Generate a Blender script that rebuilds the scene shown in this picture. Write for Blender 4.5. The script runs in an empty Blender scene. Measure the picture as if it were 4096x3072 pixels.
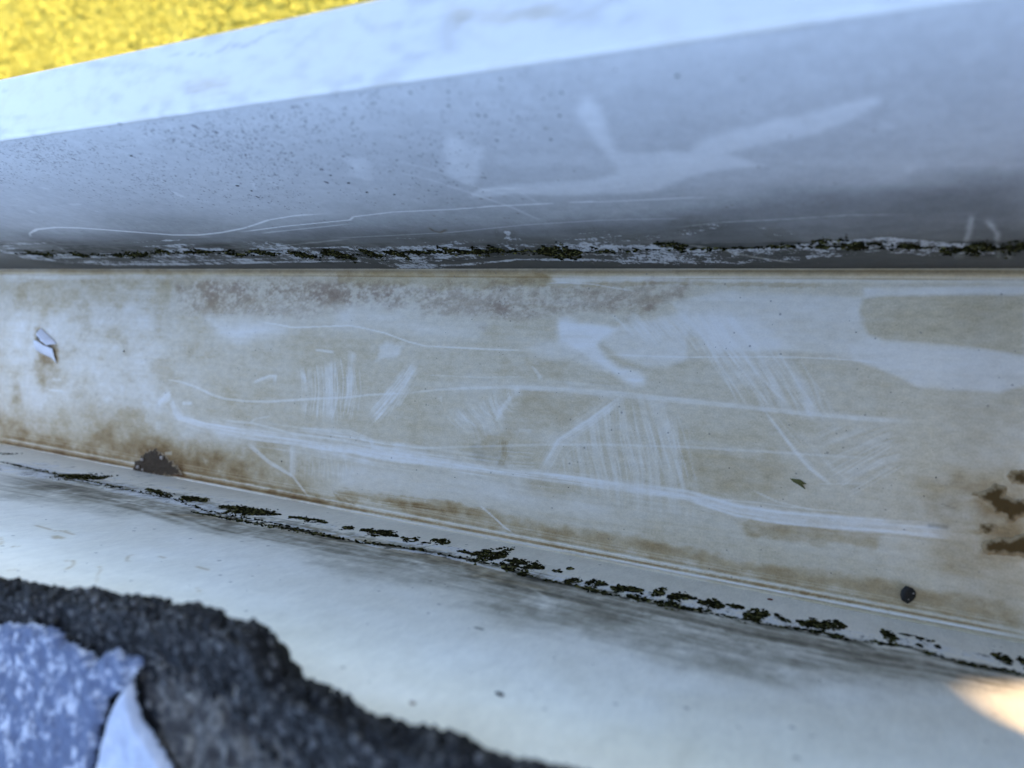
import bpy, bmesh, math, random
import numpy as np
from mathutils import Vector, Matrix

# ------------------------------------------------------------------ camera, sky, sun, exposure
LIPY=0.086452
LIPO=0.099699
LIPZ=0.09
W=0.075
CAM_POS=(0.0,0.043768,0.174180)
CAM_RIGHT=(0.889766, 0.080555, -0.449252)
CAM_UP=(-0.072666, 0.996749, 0.034807)
CAM_FWD=(-0.450595, -0.001675, -0.892727)

scene = bpy.context.scene
COL = scene.collection
R = math.radians
cam_data = bpy.data.cameras.new('camera')
cam = bpy.data.objects.new('camera', cam_data)
COL.objects.link(cam)
r_, u_, f_ = (Vector(v) for v in (CAM_RIGHT, CAM_UP, CAM_FWD))
m = Matrix((r_, u_, -f_)).transposed().to_4x4()
m.translation = Vector(CAM_POS)
cam.matrix_world = m
cam_data.sensor_width = 36.0
cam_data.lens = 36.0 * 710.0 / 1024.0
cam_data.clip_start = 0.005
cam_data.clip_end = 500.0
cam_data.dof.use_dof = True
cam_data.dof.focus_distance = 0.190
cam_data.dof.aperture_fstop = 13.5
cam_data.dof.aperture_blades = 0
scene.camera = cam

SUN_DIR = Vector((0.85, 0.50, 0.40)).normalized()          # towards the sun
SUN_EL = math.asin(SUN_DIR.z)
SUN_AZ = math.atan2(SUN_DIR.x, SUN_DIR.y)
world = bpy.data.worlds.new('World')
scene.world = world
world.use_nodes = True
wn = world.node_tree
bg = wn.nodes['Background']
sky = wn.nodes.new('ShaderNodeTexSky')
sky.sky_type = 'NISHITA'
sky.sun_disc = False
sky.sun_elevation = SUN_EL
sky.sun_rotation = SUN_AZ
sky.air_density = 0.6
sky.dust_density = 1.7
sky.ozone_density = 0.5
wn.links.new(sky.outputs[0], bg.inputs[0])
bg.inputs[1].default_value = 0.15
sun_l = bpy.data.lights.new('sun', 'SUN')
sun_l.energy = 2.0
sun_l.angle = R(0.5)
sun_l.color = (0.72, 0.50, 0.29)
sun_o = bpy.data.objects.new('sun', sun_l)
sun_o.rotation_euler = SUN_DIR.to_track_quat('Z', 'Y').to_euler()
COL.objects.link(sun_o)
vs = scene.view_settings
vs.view_transform = 'Standard'
vs.look = 'None'
vs.gamma = 1.0
vs.exposure = 3.2

# ------------------------------------------------------------------ surface marks, millimetres on each sheet
FLOOR_MARKS=[
('p','beige',-0.35,14.91,1,[(-340.22,66.25),(-245.85,67.46),(-235.2,52.98),(-231.73,24.06),(-332.56,11.74)]),
('p','grey',0.1,15.25,1,[(-340.9,71.08),(-228.99,73.45),(-231.42,57.77),(-282.5,52.45),(-338.58,54.57)]),
('p','beige',0.35,3.1,1.5,[(-340.8,70.39),(-230.42,71.13),(-229.46,63.04),(-263.89,62.32),(-304.62,59.51),(-339.83,63.5)]),
('p','lilac',0.55,1.77,1.2,[(-227.66,69.42),(-196.5,71.09),(-147.24,70.45),(-111.15,71.01),(-71.67,70.31),(-42.01,71.42),(-41.64,66.95),(-71.0,62.57),(-99.75,61.71),(-121.37,62.47),(-151.65,64.66),(-166.45,59.2),(-210.81,59.51),(-223.21,60.31)]),
('p','lilac',0.5,4.07,1.5,[(-212.16,71.25),(-167.76,71.55),(-147.24,70.45),(-127.77,69.44),(-128.51,65.14),(-151.81,66.16),(-181.12,65.63),(-211.64,66.77)]),
('p','beige',0.5,1.13,1.5,[(-152.55,73.41),(-78.83,73.64),(-78.58,70.87),(-111.06,70.1),(-152.25,70.4)]),
('p','brown',0.35,1.26,2,[(-98.19,72.47),(-79.78,73.86),(-76.24,70.47),(-92.92,69.85)]),
('s','brown',0.3,25,2,[(-80.9,70.64,0.75),(-54.5,71.31,0.71),(-42.05,72.01,0.68),(-33.85,71.5,0.67),(-9.48,71.37,0.63)]),
('s','brown',0.4,30,2,[(-48.47,72.35,0.99),(-42.08,72.4,0.98),(-41.52,72.4,0.98)]),
('p','brown',1.0,11.15,0.7,[(-332.09,8.37),(-297.73,7.86),(-267.07,10.45),(-230.56,14.3),(-213.6,13.55),(-185.73,14.75),(-171.39,8.57),(-158.72,5.12),(-156.88,0.32),(-330.77,-1.04)]),
('p','brown',0.45,5.28,1.5,[(-296.7,0.21),(-247.67,7.72),(-213.18,9.94),(-189.26,6.27),(-173.97,-0.14),(-237.51,-1.11),(-296.53,-1.07)]),
('p','brown',1.3,3.92,1,[(-241.48,1.92),(-235.93,7.88),(-229.94,9.15),(-224.51,6.9),(-219.19,4.69),(-217.15,1.55),(-237.65,0.04)]),
('s','brown',0.75,60,1.5,[(-177.65,0.91,1.87),(-156.93,0.81,1.78),(-140.24,1.81,1.7),(-145.49,4.73,1.71),(-121.56,6.04,1.65),(-99.83,7.01,1.57),(-89.69,7.25,1.54)]),
('p','brown',0.55,1.2,1.2,[(-127.29,5.44),(-105.04,6.45),(-84.75,6.94),(-66.17,6.98),(-36.81,7.22),(-21.45,5.88),(-1.52,7.2),(13.58,7.14),(30.38,6.77),(30.59,3.65),(13.83,3.52),(-4.45,3.8),(-21.28,3.7),(-39.81,3.58),(-52.94,3.15),(-74.94,3.42),(-94.34,3.21),(-115.56,2.53)]),
('p','brown',0.45,0.88,1.5,[(-26.52,15.79),(-12.03,17.38),(3.93,17.55),(3.22,14.67),(-8.39,12.98),(-18.47,12.49),(-23.04,12.63)]),
('p','brown',0.2,2.21,1.2,[(-40.0,29.74),(-19.95,31.73),(-14.44,26.95),(-19.22,22.27),(-37.35,20.8)]),
('p','brown',0.2,2.82,1.2,[(-78.61,18.37),(-67.04,17.01),(-71.27,13.89),(-85.5,15.28)]),
('p','brown',0.35,3.03,1.5,[(-96.75,29.3),(-87.8,29.79),(-88.05,27.15),(-91.55,27.64),(-94.0,26.93)]),
('s','brown',0.35,60,1.5,[(-88.85,27.93,1.47),(-88.22,23.64,1.46),(-89.4,20.43,1.44)]),
('p','grey',0.25,2.05,1.5,[(-98.33,24.22),(-88.86,25.31),(-88.51,21.42),(-97.03,21.25)]),
('p','brown',0.15,3.54,1,[(-83.05,41.5),(-62.6,41.87),(-70.59,32.01),(-86.87,30.32),(-87.45,36.8)]),
('p','brown',0.2,2.42,2,[(-93.56,49.52),(-74.57,51.47),(-74.27,48.11),(-88.32,46.33)]),
('p','lilac',0.6,1.84,2,[(-101.13,59.87),(-98.06,59.97),(-97.89,58.19),(-100.4,57.65)]),
('p','lilac',0.5,2.05,2,[(-97.49,64.89),(-92.02,65.46),(-92.24,62.37),(-96.74,62.24)]),
('p','lilac',0.5,1.9,2,[(-56.99,66.22),(-50.4,66.37),(-50.58,63.57),(-55.92,63.42)]),
('p','brown',0.5,3.31,1.2,[(-309.44,37.64),(-301.76,38.07),(-292.62,34.1),(-302.46,26.94),(-307.01,27.92)]),
('p','brown',0.4,2.93,1.2,[(-323.77,25.36),(-319.26,26.37),(-318.35,19.75),(-321.7,18.8)]),
('p','brown',0.3,5.73,1.5,[(-278.13,18.7),(-259.1,24.08),(-240.12,20.37),(-257.89,14.45)]),
('p','grey',0.12,4.13,0.5,[(14.71,72.45),(25.96,72.53),(29.08,26.11),(15.26,23.97)]),
('p','grey',0.16,4.16,0.5,[(9.42,24.56),(28.99,27.51),(30.59,3.65),(19.42,4.73)]),
('p','brown',0.25,1.7,1.2,[(9.03,30.09),(25.49,35.51),(28.53,34.29),(29.08,26.11),(12.42,23.53)]),
('p','brown',0.18,2.11,1.2,[(12.32,25.0),(29.31,22.78),(29.88,14.29),(16.13,11.64)]),
('s','grey',0.5,25,0.5,[(14.56,25.83,0.17),(17.73,24.98,0.16)]),
('s','grey',0.5,30,0.8,[(12.61,20.85,0.58),(16.59,21.17,0.58)]),
('s','brown',0.35,40,0.8,[(12.64,20.36,1.0),(22.46,20.67,0.97)]),
('p','beige',0.25,0.56,0.6,[(-3.48,65.99),(-2.87,68.46),(1.72,69.23),(26.14,69.81),(26.95,57.8),(17.06,58.92),(0.87,59.69),(-1.4,61.16)]),
('p','dark',0.9,0.49,0.3,[(-310.77,49.26),(-308.81,49.58),(-307.77,47.74),(-300.17,43.64),(-300.85,42.91),(-305.04,45.04),(-310.32,45.98)]),
('p','brown',0.6,1.69,1,[(-312.24,50.06),(-309.07,51.5),(-297.24,44.8),(-294.18,37.86),(-298.1,35.04),(-307.14,37.11),(-310.79,43.51)]),
('p','brown',0.45,1.66,1.2,[(21.5,26.71),(29.9,28.6),(30.68,16.98),(23.01,16.54),(21.96,19.93)]),
('p','brown',0.45,1.66,1,[(19.94,29.25),(24.18,31.14),(26.32,31.11),(29.85,29.38),(30.06,26.26),(22.97,25.16),(21.69,27.87)]),
('p','clean',0.85,3.43,0.3,[(-210.62,57.83),(-196.37,56.36),(-183.8,57.06),(-172.93,55.34),(-184.0,52.26),(-194.24,50.84),(-202.79,51.73),(-206.27,54.63)]),
('p','clean',0.5,4.31,0.3,[(-151.45,62.66),(-136.11,64.25),(-121.32,62.0),(-110.15,60.48),(-99.54,59.47),(-100.24,55.86),(-114.9,53.15),(-123.4,54.16),(-132.34,56.4),(-150.94,57.68)]),
('p','clean',0.35,5.29,0.3,[(-210.68,58.39),(-146.41,62.29),(-145.95,57.85),(-172.93,55.34),(-202.3,54.23)]),
('p','clean',0.5,1.22,1.5,[(-134.28,51.98),(-124.95,52.43),(-127.46,48.5),(-134.95,46.63)]),
('p','clean',0.3,2.08,0.3,[(-284.46,67.6),(-278.9,67.98),(-278.38,63.9),(-282.94,63.82)]),
('p','clean',0.35,1.41,0.3,[(-258.9,68.2),(-249.53,67.71),(-238.67,67.25),(-236.66,65.23),(-245.49,64.49),(-255.74,65.52)]),
('p','clean',0.9,1.24,0.3,[(-76.0,59.87),(-75.72,61.92),(-73.69,62.27),(-69.98,61.13),(-62.03,60.58),(-59.18,59.66),(-62.17,57.09),(-63.75,55.37),(-60.86,51.83),(-56.89,50.03),(-52.68,49.49),(-50.41,47.84),(-50.95,46.01),(-53.58,45.5),(-58.36,47.5),(-64.67,50.79),(-70.2,53.39),(-74.94,55.68)]),
('p','clean',0.4,0.96,0.3,[(-85.1,53.7),(-78.16,55.53),(-73.99,55.3),(-67.4,51.87),(-61.01,48.55),(-67.18,49.39),(-72.27,51.18),(-79.14,50.79)]),
('p','clean',0.5,0.86,0.3,[(-61.98,59.97),(-53.68,61.48),(-41.49,65.01),(-40.52,52.99),(-45.49,50.54),(-50.71,50.42),(-57.06,52.05),(-62.46,55.43)]),
('p','clean',0.5,0.61,0.3,[(-45.77,66.86),(-33.72,69.78),(-2.92,69.16),(-3.79,65.98),(-3.12,63.19),(-1.35,60.46),(1.81,59.49),(17.07,58.76),(27.97,57.38),(28.35,51.82),(23.17,49.88),(16.29,49.78),(9.11,49.66),(5.41,51.51),(2.91,52.71),(-4.09,54.89),(-11.61,55.9),(-18.36,56.09),(-31.47,55.4),(-34.33,54.03),(-36.4,56.3),(-42.25,62.25)]),
('p','clean',0.25,0.56,0.3,[(-1.34,60.29),(1.81,59.49),(17.07,58.76),(27.97,57.38),(28.35,51.82),(23.17,49.88),(16.29,49.78),(9.11,49.66),(5.41,51.51),(2.91,52.71),(-4.09,54.89),(-5.28,58.18)]),
('p','clean',0.5,1.52,0.3,[(-42.7,63.02),(-35.13,64.02),(-25.2,63.19),(-18.47,57.54),(-25.33,55.72),(-31.5,55.78),(-34.37,54.49),(-36.83,57.05)]),
('p','clean',0.6,0.48,0.3,[(-3.05,70.91),(27.01,71.74),(27.13,69.98),(1.72,69.23),(-2.87,68.46)]),
('p','clean',0.5,0.49,0.5,[(-79.74,73.43),(-42.18,73.57),(-9.64,73.51),(26.89,73.5),(26.98,72.16),(-12.82,72.05),(-45.38,71.79),(-54.57,72.11),(-76.29,71.11)]),
('s','clean',0.4,25,0.8,[(-341.0,71.77,2.09),(-265.12,72.13,1.86)]),
('s','clean',0.6,10,0.3,[(-229.57,34.96,0.29),(-220.18,34.48,0.5),(-211.8,33.11,0.64),(-204.38,31.18,0.59),(-198.04,30.32,0.51),(-188.2,30.32,0.43),(-177.36,31.07,0.48),(-163.67,32.89,0.5),(-143.65,35.28,0.45),(-136.36,36.61,0.4),(-121.85,38.23,0.33)]),
('s','clean',0.5,14,0.3,[(-121.85,38.23,0.33),(-112.53,39.89,0.44),(-103.02,41.07,0.54),(-92.87,42.06,0.65),(-83.15,42.7,0.77),(-69.3,43.0,0.87),(-56.31,43.19,0.89),(-39.69,42.77,0.82),(-27.9,42.63,0.76),(-13.91,42.21,0.7),(-0.95,42.18,0.65),(8.15,42.36,0.61)]),
('s','clean',0.25,60,1,[(-113.66,40.26,2.08),(-92.95,42.94,1.98),(-73.87,43.49,1.89),(-56.34,43.59,1.81)]),
('s','clean',0.7,8,0.3,[(-184.55,57.3,0.35),(-176.6,56.78,0.34),(-169.53,55.99,0.34),(-159.48,56.62,0.33),(-145.91,57.46,0.32),(-141.46,57.03,0.32),(-132.27,55.69,0.31),(-123.33,53.45,0.31),(-117.04,52.44,0.3),(-104.09,52.53,0.29),(-93.85,52.69,0.29),(-84.06,52.8,0.28)]),
('s','clean',0.6,8,0.3,[(-61.82,53.0,0.25),(-48.91,53.23,0.24),(-40.56,53.49,0.23),(-21.71,54.62,0.22),(-8.26,55.01,0.21),(4.3,54.52,0.21)]),
('s','clean',0.4,14,0.3,[(-133.55,20.67,0.48),(-117.49,22.4,0.46),(-96.38,25.25,0.44),(-77.12,27.93,0.42),(-59.42,29.9,0.41),(-38.79,31.62,0.39),(-23.52,32.42,0.37),(-9.9,33.1,0.36),(2.76,33.73,0.34)]),
('s','clean',0.8,40,0.5,[(-223.74,21.9,2.38),(-206.26,19.92,2.97),(-190.75,19.58,3.52),(-169.11,19.74,3.63),(-142.09,19.95,3.69),(-128.67,19.32,3.71),(-111.69,19.7,3.68),(-95.86,19.62,3.06),(-81.08,19.54,2.47),(-67.29,19.88,2.29),(-50.2,19.78,2.09),(-37.83,19.77,2.13),(-25.96,17.93,2.16),(-17.15,17.83,2.05),(-5.54,18.43,1.94),(9.78,19.55,1.69),(18.36,19.98,1.48)]),
('s','clean',0.55,8,0.3,[(-198.75,22.86,0.49),(-183.73,23.23,0.48),(-165.87,21.64,0.47),(-142.29,21.89,0.44)]),
('s','clean',0.4,8,0.3,[(-185.91,23.02,0.42),(-182.46,24.95,0.39),(-176.12,26.24,0.37)]),
('s','clean',0.5,20,0.3,[(-164.01,23.37,1.02),(-142.56,24.56,0.98),(-134.98,22.93,1.0)]),
('s','clean',0.6,12,0.3,[(-134.73,23.44,0.88),(-133.3,21.18,0.79),(-128.81,20.73,0.73)]),
('s','clean',0.6,10,0.3,[(-185.91,16.33,1.1),(-175.2,11.22,0.74),(-164.41,7.93,0.54),(-156.36,1.66,0.43)]),
('s','clean',0.45,25,0.3,[(-165.49,18.07,1.7),(-164.35,7.42,1.7)]),
('s','clean',0.8,16,0.3,[(-225.56,30.06,0.52),(-227.15,29.07,1.96),(-232.33,25.46,1.81)]),
('s','clean',0.7,16,0.3,[(-224.83,27.54,1.22),(-222.27,23.75,1.94),(-218.63,21.24,2.19)]),
('s','clean',0.6,12,0.3,[(-219.29,26.86,0.71),(-213.97,27.32,0.7)]),
('s','clean',0.5,25,0.3,[(-231.18,19.46,1.73),(-230.77,16.02,1.73)]),
('s','clean',0.6,12,0.3,[(-185.24,36.98,0.71),(-178.26,39.33,0.68),(-175.44,39.52,0.78),(-175.56,37.41,0.88)]),
('s','clean',0.6,12,0.3,[(-159.37,49.25,0.51),(-151.51,48.9,0.5)]),
('s','clean',0.5,14,0.3,[(-297.42,29.91,0.71),(-291.07,30.35,0.7)]),
('s','clean',0.6,14,0.3,[(-300.08,25.5,0.58),(-289.44,25.99,0.57)]),
('p','clean',0.35,3.4,0.3,[(-319.35,27.03),(-309.22,27.76),(-302.77,21.05),(-302.9,13.85),(-311.81,13.67),(-316.08,19.94)]),
('s','clean',0.7,16,0.3,[(-226.34,7.83,0.86),(-222.17,8.61,0.86)]),
('s','clean',0.5,8,0.3,[(-185.12,2.53,0.32),(-180.77,2.96,0.32)]),
('s','clean',0.65,35,1,[(-120.18,47.27,1.36),(-123.89,41.62,2.99),(-129.63,34.99,3.27),(-135.01,29.21,1.65)]),
('s','clean',0.55,45,0.7,[(-56.63,41.95,1.23),(-64.23,35.55,2.71),(-72.62,29.27,3.03),(-76.94,20.72,2.46)]),
('s','clean',0.5,25,1,[(-91.99,32.44,0.49),(-90.38,36.54,1.43),(-87.28,40.3,0.47)]),
('s','clean',0.4,20,1,[(-110.59,36.59,1.08),(-110.76,38.42,1.08)]),
('s','clean',0.5,14,1,[(-82.51,48.87,0.22),(-80.71,47.26,0.68),(-79.14,45.44,0.68)]),
('s','clean',0.4,10,1,[(-84.99,31.04,0.54),(-80.69,31.18,0.53)]),
('s','clean',0.35,6,1,[(-116.23,44.02,0.23),(-98.16,44.56,0.22),(-84.38,45.73,0.22)]),
('s','clean',0.25,150,0.3,[(-106.03,16.98,4.69),(-85.27,12.71,4.4),(-62.27,12.75,4.11),(-32.98,13.62,3.82),(-8.44,13.68,3.57),(13.09,14.07,3.35)]),
('p','clean',0.5,3.16,0.3,[(-146.47,14.25),(-111.5,17.65),(-85.7,17.42),(-66.9,15.37),(-57.96,12.64),(-89.88,9.41),(-116.07,7.78),(-145.71,6.92)]),
('h','clean',0.63,1.37,(-159.67,42.63,0.1843,-0.9829,3.04,1.0,0.5),[(-166.69,42.18),(-144.75,46.05),(-143.75,49.07),(-142.76,39.29),(-145.33,27.74),(-147.73,26.51),(-163.37,30.1),(-159.92,35.49)]),
('h','clean',0.49,1.6,(-102.28,33.24,0.611,-0.7916,2.0,2,0.5),[(-108.14,33.6),(-99.91,35.7),(-92.75,40.75),(-85.99,42.14),(-87.49,37.23),(-91.87,31.13),(-96.67,28.42)]),
('h','clean',0.41,2.11,(-56.01,39.58,0.285,-0.9585,2.59,1.0,0.5),[(-58.66,40.97),(-47.97,41.87),(-39.24,37.19),(-38.21,31.5),(-37.01,16.61),(-37.51,15.8),(-53.99,15.63),(-67.12,17.83),(-74.38,23.16)]),
('h','clean',0.49,1.13,(-32.57,55.35,0.6133,-0.7899,2.41,1.0,0.5),[(-46.66,63.29),(-29.57,63.8),(-18.36,56.09),(-7.44,43.87),(-13.85,41.49),(-27.98,43.56),(-36.12,52.86)]),
('h','clean',0.34,1.3,(-6.57,32.25,0.8525,0.5227,2.01,1.0,0.5),[(-10.28,38.25),(3.72,41.42),(7.32,33.26),(0.1,27.85),(-6.39,29.8)]),
('h','clean',0.3,2.04,(-159.67,14.15,0.234,-0.9722,3.33,1.0,0.5),[(-163.15,15.26),(-141.82,17.28),(-140.04,12.6),(-145.81,7.9),(-160.96,7.36)]),
('h','clean',0.39,1.27,(-53.75,62.28,0.7266,-0.6871,1.98,1.0,0.5),[(-60.05,62.48),(-41.42,64.23),(-33.24,63.69),(-29.04,57.04),(-40.67,54.92),(-55.41,57.38)]),
('s','clean',0.6,10,0.3,[(-22.19,42.57,0.25),(-18.36,38.14,0.38),(-14.59,33.45,0.46),(-10.98,29.92,0.49),(-6.15,26.64,0.46)]),
('s','clean',0.5,8,0.3,[(-27.81,55.22,0.25),(-22.7,49.19,0.25),(-17.47,44.44,0.25)]),
('s','clean',0.45,8,0.3,[(-31.1,55.42,0.26),(-25.88,48.97,0.25),(-20.1,42.75,0.25)]),
('s','clean',0.45,8,0.3,[(-34.74,54.47,0.22),(-31.36,49.34,0.22),(-27.98,43.56,0.22)]),
('s','clean',0.4,8,0.3,[(-14.81,54.1,0.2),(-11.8,49.6,0.2),(-9.29,46.92,0.2)]),
('s','clean',0.45,14,0.3,[(-42.76,34.89,0.59),(-40.97,27.29,0.59),(-38.49,20.64,0.59)]),
('s','clean',0.5,6,0.3,[(-41.11,19.49,0.19),(-24.36,20.41,0.19),(-12.28,20.75,0.18),(-2.56,21.21,0.17)]),
('s','clean',0.5,8,0.3,[(-22.8,23.23,0.26),(-17.43,21.43,0.26),(-8.95,20.54,0.25)]),
('s','clean',0.8,7,0.3,[(-94.86,8.89,0.29),(-91.67,7.17,0.29),(-86.44,4.07,0.28),(-83.9,2.97,0.28)]),
('s','clean',0.4,5,0.3,[(-9.4,26.55,0.14),(0.08,28.02,0.14)]),
('s','clean',0.5,5,0.3,[(-80.47,71.07,0.22),(-76.33,71.53,0.21),(-67.3,71.19,0.21),(-55.18,69.49,0.2)]),
('s','beige',0.6,5,0.3,[(-45.6,74.54,0.16),(26.83,74.46,0.13)]),
('s','clean',0.9,2,0.3,[(-330.87,-0.32,0.53),(-245.9,0.07,0.46),(-179.91,0.37,0.41),(-127.17,0.61,0.37),(-84.06,0.8,0.34),(-48.15,0.97,0.31),(-17.79,1.11,0.28),(8.22,1.22,0.26),(30.75,1.33,0.25)]),
('s','brown',0.9,2.5,0.8,[(-331.05,0.96,0.47),(-246.04,1.18,0.41),(-180.02,1.36,0.36),(-127.26,1.5,0.33),(-84.13,1.61,0.3),(-48.22,1.71,0.27),(-17.85,1.79,0.25),(8.17,1.86,0.23),(30.71,1.92,0.22)]),
('s','clean',0.6,3,0.6,[(-331.26,2.44,0.42),(-246.2,2.48,0.37),(-180.14,2.51,0.33),(-127.36,2.54,0.3),(-84.21,2.55,0.27),(-48.29,2.57,0.25),(-17.91,2.59,0.23),(8.12,2.6,0.21),(30.66,2.61,0.2)]),
('s','clean',0.25,1.5,1,[(-330.93,0.11,0.21),(-245.95,0.44,0.19),(-179.94,0.7,0.16),(-127.2,0.9,0.15),(-84.08,1.07,0.13),(-48.17,1.21,0.12),(-17.81,1.33,0.11),(8.2,1.43,0.11),(30.74,1.52,0.1)]),
('s','brown',0.25,1.5,1,[(-331.43,3.71,0.21),(-246.34,3.59,0.19),(-180.25,3.5,0.16),(-127.45,3.42,0.15),(-84.29,3.36,0.13),(-48.35,3.31,0.12),(-17.96,3.27,0.11),(8.07,3.23,0.11),(30.62,3.2,0.1)]),
('s','clean',0.25,1.5,1,[(-331.58,4.78,0.21),(-246.45,4.52,0.19),(-180.34,4.32,0.16),(-127.52,4.17,0.15),(-84.35,4.04,0.13),(-48.4,3.93,0.12),(-18.0,3.84,0.11),(8.03,3.76,0.11),(30.59,3.69,0.1)]),
('s','clean',0.25,1.5,1,[(-331.73,5.84,0.21),(-246.57,5.45,0.19),(-180.43,5.15,0.16),(-127.6,4.91,0.15),(-84.41,4.71,0.13),(-48.45,4.55,0.12),(-18.05,4.41,0.11),(8.0,4.29,0.11),(30.56,4.19,0.1)]),
('s','clean',0.28744881572797076,6,0.4,[(-164.24,40.85,0.19),(-163.25,35.72,0.19),(-163.46,30.51,0.19)]),
('s','clean',0.20377407067962514,6,0.4,[(-161.76,40.68,0.27),(-160.59,33.69,0.27),(-161.64,26.51,0.27)]),
('s','clean',0.2905672228019773,6,0.4,[(-159.72,40.01,0.27),(-158.87,34.22,0.27),(-159.52,28.32,0.27)]),
('s','clean',0.4424575300522725,6,0.4,[(-158.76,42.22,0.34),(-157.52,35.62,0.34),(-158.25,28.87,0.34)]),
('s','clean',0.20496454005616027,6,0.4,[(-157.64,42.92,0.27),(-156.28,36.42,0.27),(-156.84,29.79,0.27)]),
('s','clean',0.27225130453609503,6,0.4,[(-157.46,44.69,0.36),(-155.51,37.26,0.36),(-156.08,29.65,0.36)]),
('s','clean',0.3870315752131986,6,0.4,[(-154.61,42.19,0.39),(-153.49,36.08,0.39),(-154.07,29.85,0.39)]),
('s','clean',0.3631008533149109,6,0.4,[(-152.51,40.6,0.38),(-151.86,36.47,0.38),(-151.97,32.29,0.38)]),
('s','clean',0.43155078032035077,6,0.4,[(-151.54,41.94,0.22),(-150.44,35.82,0.22),(-151.03,29.57,0.22)]),
('s','clean',0.24539031084048082,6,0.4,[(-150.27,44.22,0.4),(-148.5,36.55,0.4),(-149.41,28.68,0.4)]),
('s','clean',0.28573892890040825,6,0.4,[(-147.62,42.72,0.17),(-146.55,36.84,0.17),(-147.04,30.85,0.17)]),
('s','clean',0.308633213728632,6,0.4,[(-145.97,42.07,0.37),(-145.19,36.76,0.37),(-145.68,31.36,0.37)]),
('s','clean',0.35324498816003685,6,0.4,[(-145.66,42.59,0.15),(-144.87,37.15,0.15),(-145.4,31.62,0.15)]),
('s','clean',0.4650583603317439,6,0.4,[(-143.81,42.21,0.28),(-143.11,35.9,0.28),(-144.2,29.44,0.28)]),
('s','clean',0.30304633167000566,6,0.4,[(-150.25,44.89,0.34),(-148.79,37.64,0.34),(-149.71,30.21,0.34)]),
('s','clean',0.4289683556789549,6,0.4,[(-149.38,42.92,0.2),(-148.44,34.92,0.2),(-150.39,26.66,0.2)]),
('s','clean',0.42030923596566405,6,0.4,[(-148.78,47.43,0.29),(-146.53,40.19,0.29),(-146.68,32.81,0.29)]),
('s','clean',0.4149084769222108,6,0.4,[(-146.19,44.68,0.19),(-144.56,36.54,0.19),(-145.93,28.16,0.19)]),
('s','clean',0.36896383496237206,6,0.4,[(-145.45,42.55,0.31),(-144.56,37.14,0.31),(-145.0,31.63,0.31)]),
('s','clean',0.3274577091788684,6,0.4,[(-144.38,46.35,0.36),(-141.96,37.24,0.36),(-143.33,27.84,0.36)]),
('s','clean',0.444407267613768,6,0.4,[(-143.29,45.67,0.21),(-141.24,37.17,0.21),(-142.48,28.43,0.21)]),
('s','clean',0.27999899299198283,6,0.4,[(-141.01,44.53,0.3),(-139.55,37.49,0.3),(-140.33,30.29,0.3)]),
('s','clean',0.33571752389142756,6,0.4,[(-108.04,32.93,0.25),(-106.3,31.15,0.24),(-103.52,29.49,0.23)]),
('s','clean',0.39537931014782424,6,0.4,[(-105.32,32.13,0.14),(-103.68,30.74,0.14),(-101.38,29.42,0.13)]),
('s','clean',0.31863889978306953,6,0.4,[(-103.36,33.81,0.15),(-101.21,32.08,0.14),(-98.03,30.46,0.14)]),
('s','clean',0.4170086342140216,6,0.4,[(-103.06,34.09,0.23),(-100.96,32.26,0.22),(-97.72,30.57,0.22)]),
('s','clean',0.3838917338420025,6,0.4,[(-101.17,35.53,0.19),(-99.41,33.87,0.19),(-96.76,32.32,0.19)]),
('s','clean',0.19113091973926652,6,0.4,[(-99.49,35.79,0.18),(-97.15,33.88,0.17),(-93.58,32.11,0.17)]),
('s','clean',0.40550673391437936,6,0.4,[(-97.58,36.94,0.2),(-95.3,34.94,0.19),(-91.69,33.09,0.19)]),
('s','clean',0.26905529159426145,6,0.4,[(-96.7,38.23,0.23),(-94.55,36.1,0.22),(-90.92,34.12,0.22)]),
('s','clean',0.19847928081297203,6,0.4,[(-94.9,37.62,0.14),(-93.02,36.1,0.14),(-90.37,34.67,0.13)]),
('s','clean',0.24770239605849645,6,0.4,[(-93.13,38.43,0.14),(-91.64,37.21,0.14),(-89.66,36.04,0.13)]),
('s','clean',0.30571373689301173,6,0.4,[(-91.88,38.94,0.26),(-89.96,37.32,0.26),(-87.17,35.8,0.26)]),
('s','clean',0.19419104600747425,6,0.4,[(-91.28,40.48,0.21),(-89.59,38.65,0.21),(-86.83,36.92,0.2)]),
('s','clean',0.29896992389065413,6,0.4,[(-64.71,30.18,0.24),(-61.94,23.88,0.23),(-59.21,17.68,0.23)]),
('s','clean',0.30927246092503996,6,0.4,[(-62.86,31.49,0.22),(-60.35,25.77,0.22),(-57.87,20.12,0.22)]),
('s','clean',0.24009501071285916,6,0.4,[(-61.45,33.96,0.16),(-58.51,27.21,0.15),(-55.62,20.56,0.15)]),
('s','clean',0.33521880688041683,6,0.4,[(-59.21,33.04,0.12),(-57.13,28.25,0.12),(-55.08,23.51,0.12)]),
('s','clean',0.3453024231437072,6,0.4,[(-56.2,32.8,0.24),(-54.24,28.25,0.24),(-52.3,23.75,0.24)]),
('s','clean',0.35157316081699236,6,0.4,[(-54.71,33.87,0.12),(-52.24,28.1,0.12),(-49.81,22.41,0.12)]),
('s','clean',0.24533739924613843,6,0.4,[(-53.71,35.89,0.17),(-50.61,28.62,0.17),(-47.56,21.46,0.17)]),
('s','clean',0.17725019614080942,6,0.4,[(-51.27,36.21,0.13),(-48.37,29.35,0.13),(-45.5,22.59,0.13)]),
('s','clean',0.34439828216180723,6,0.4,[(-49.02,36.64,0.14),(-46.28,30.12,0.14),(-43.57,23.69,0.14)]),
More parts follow.
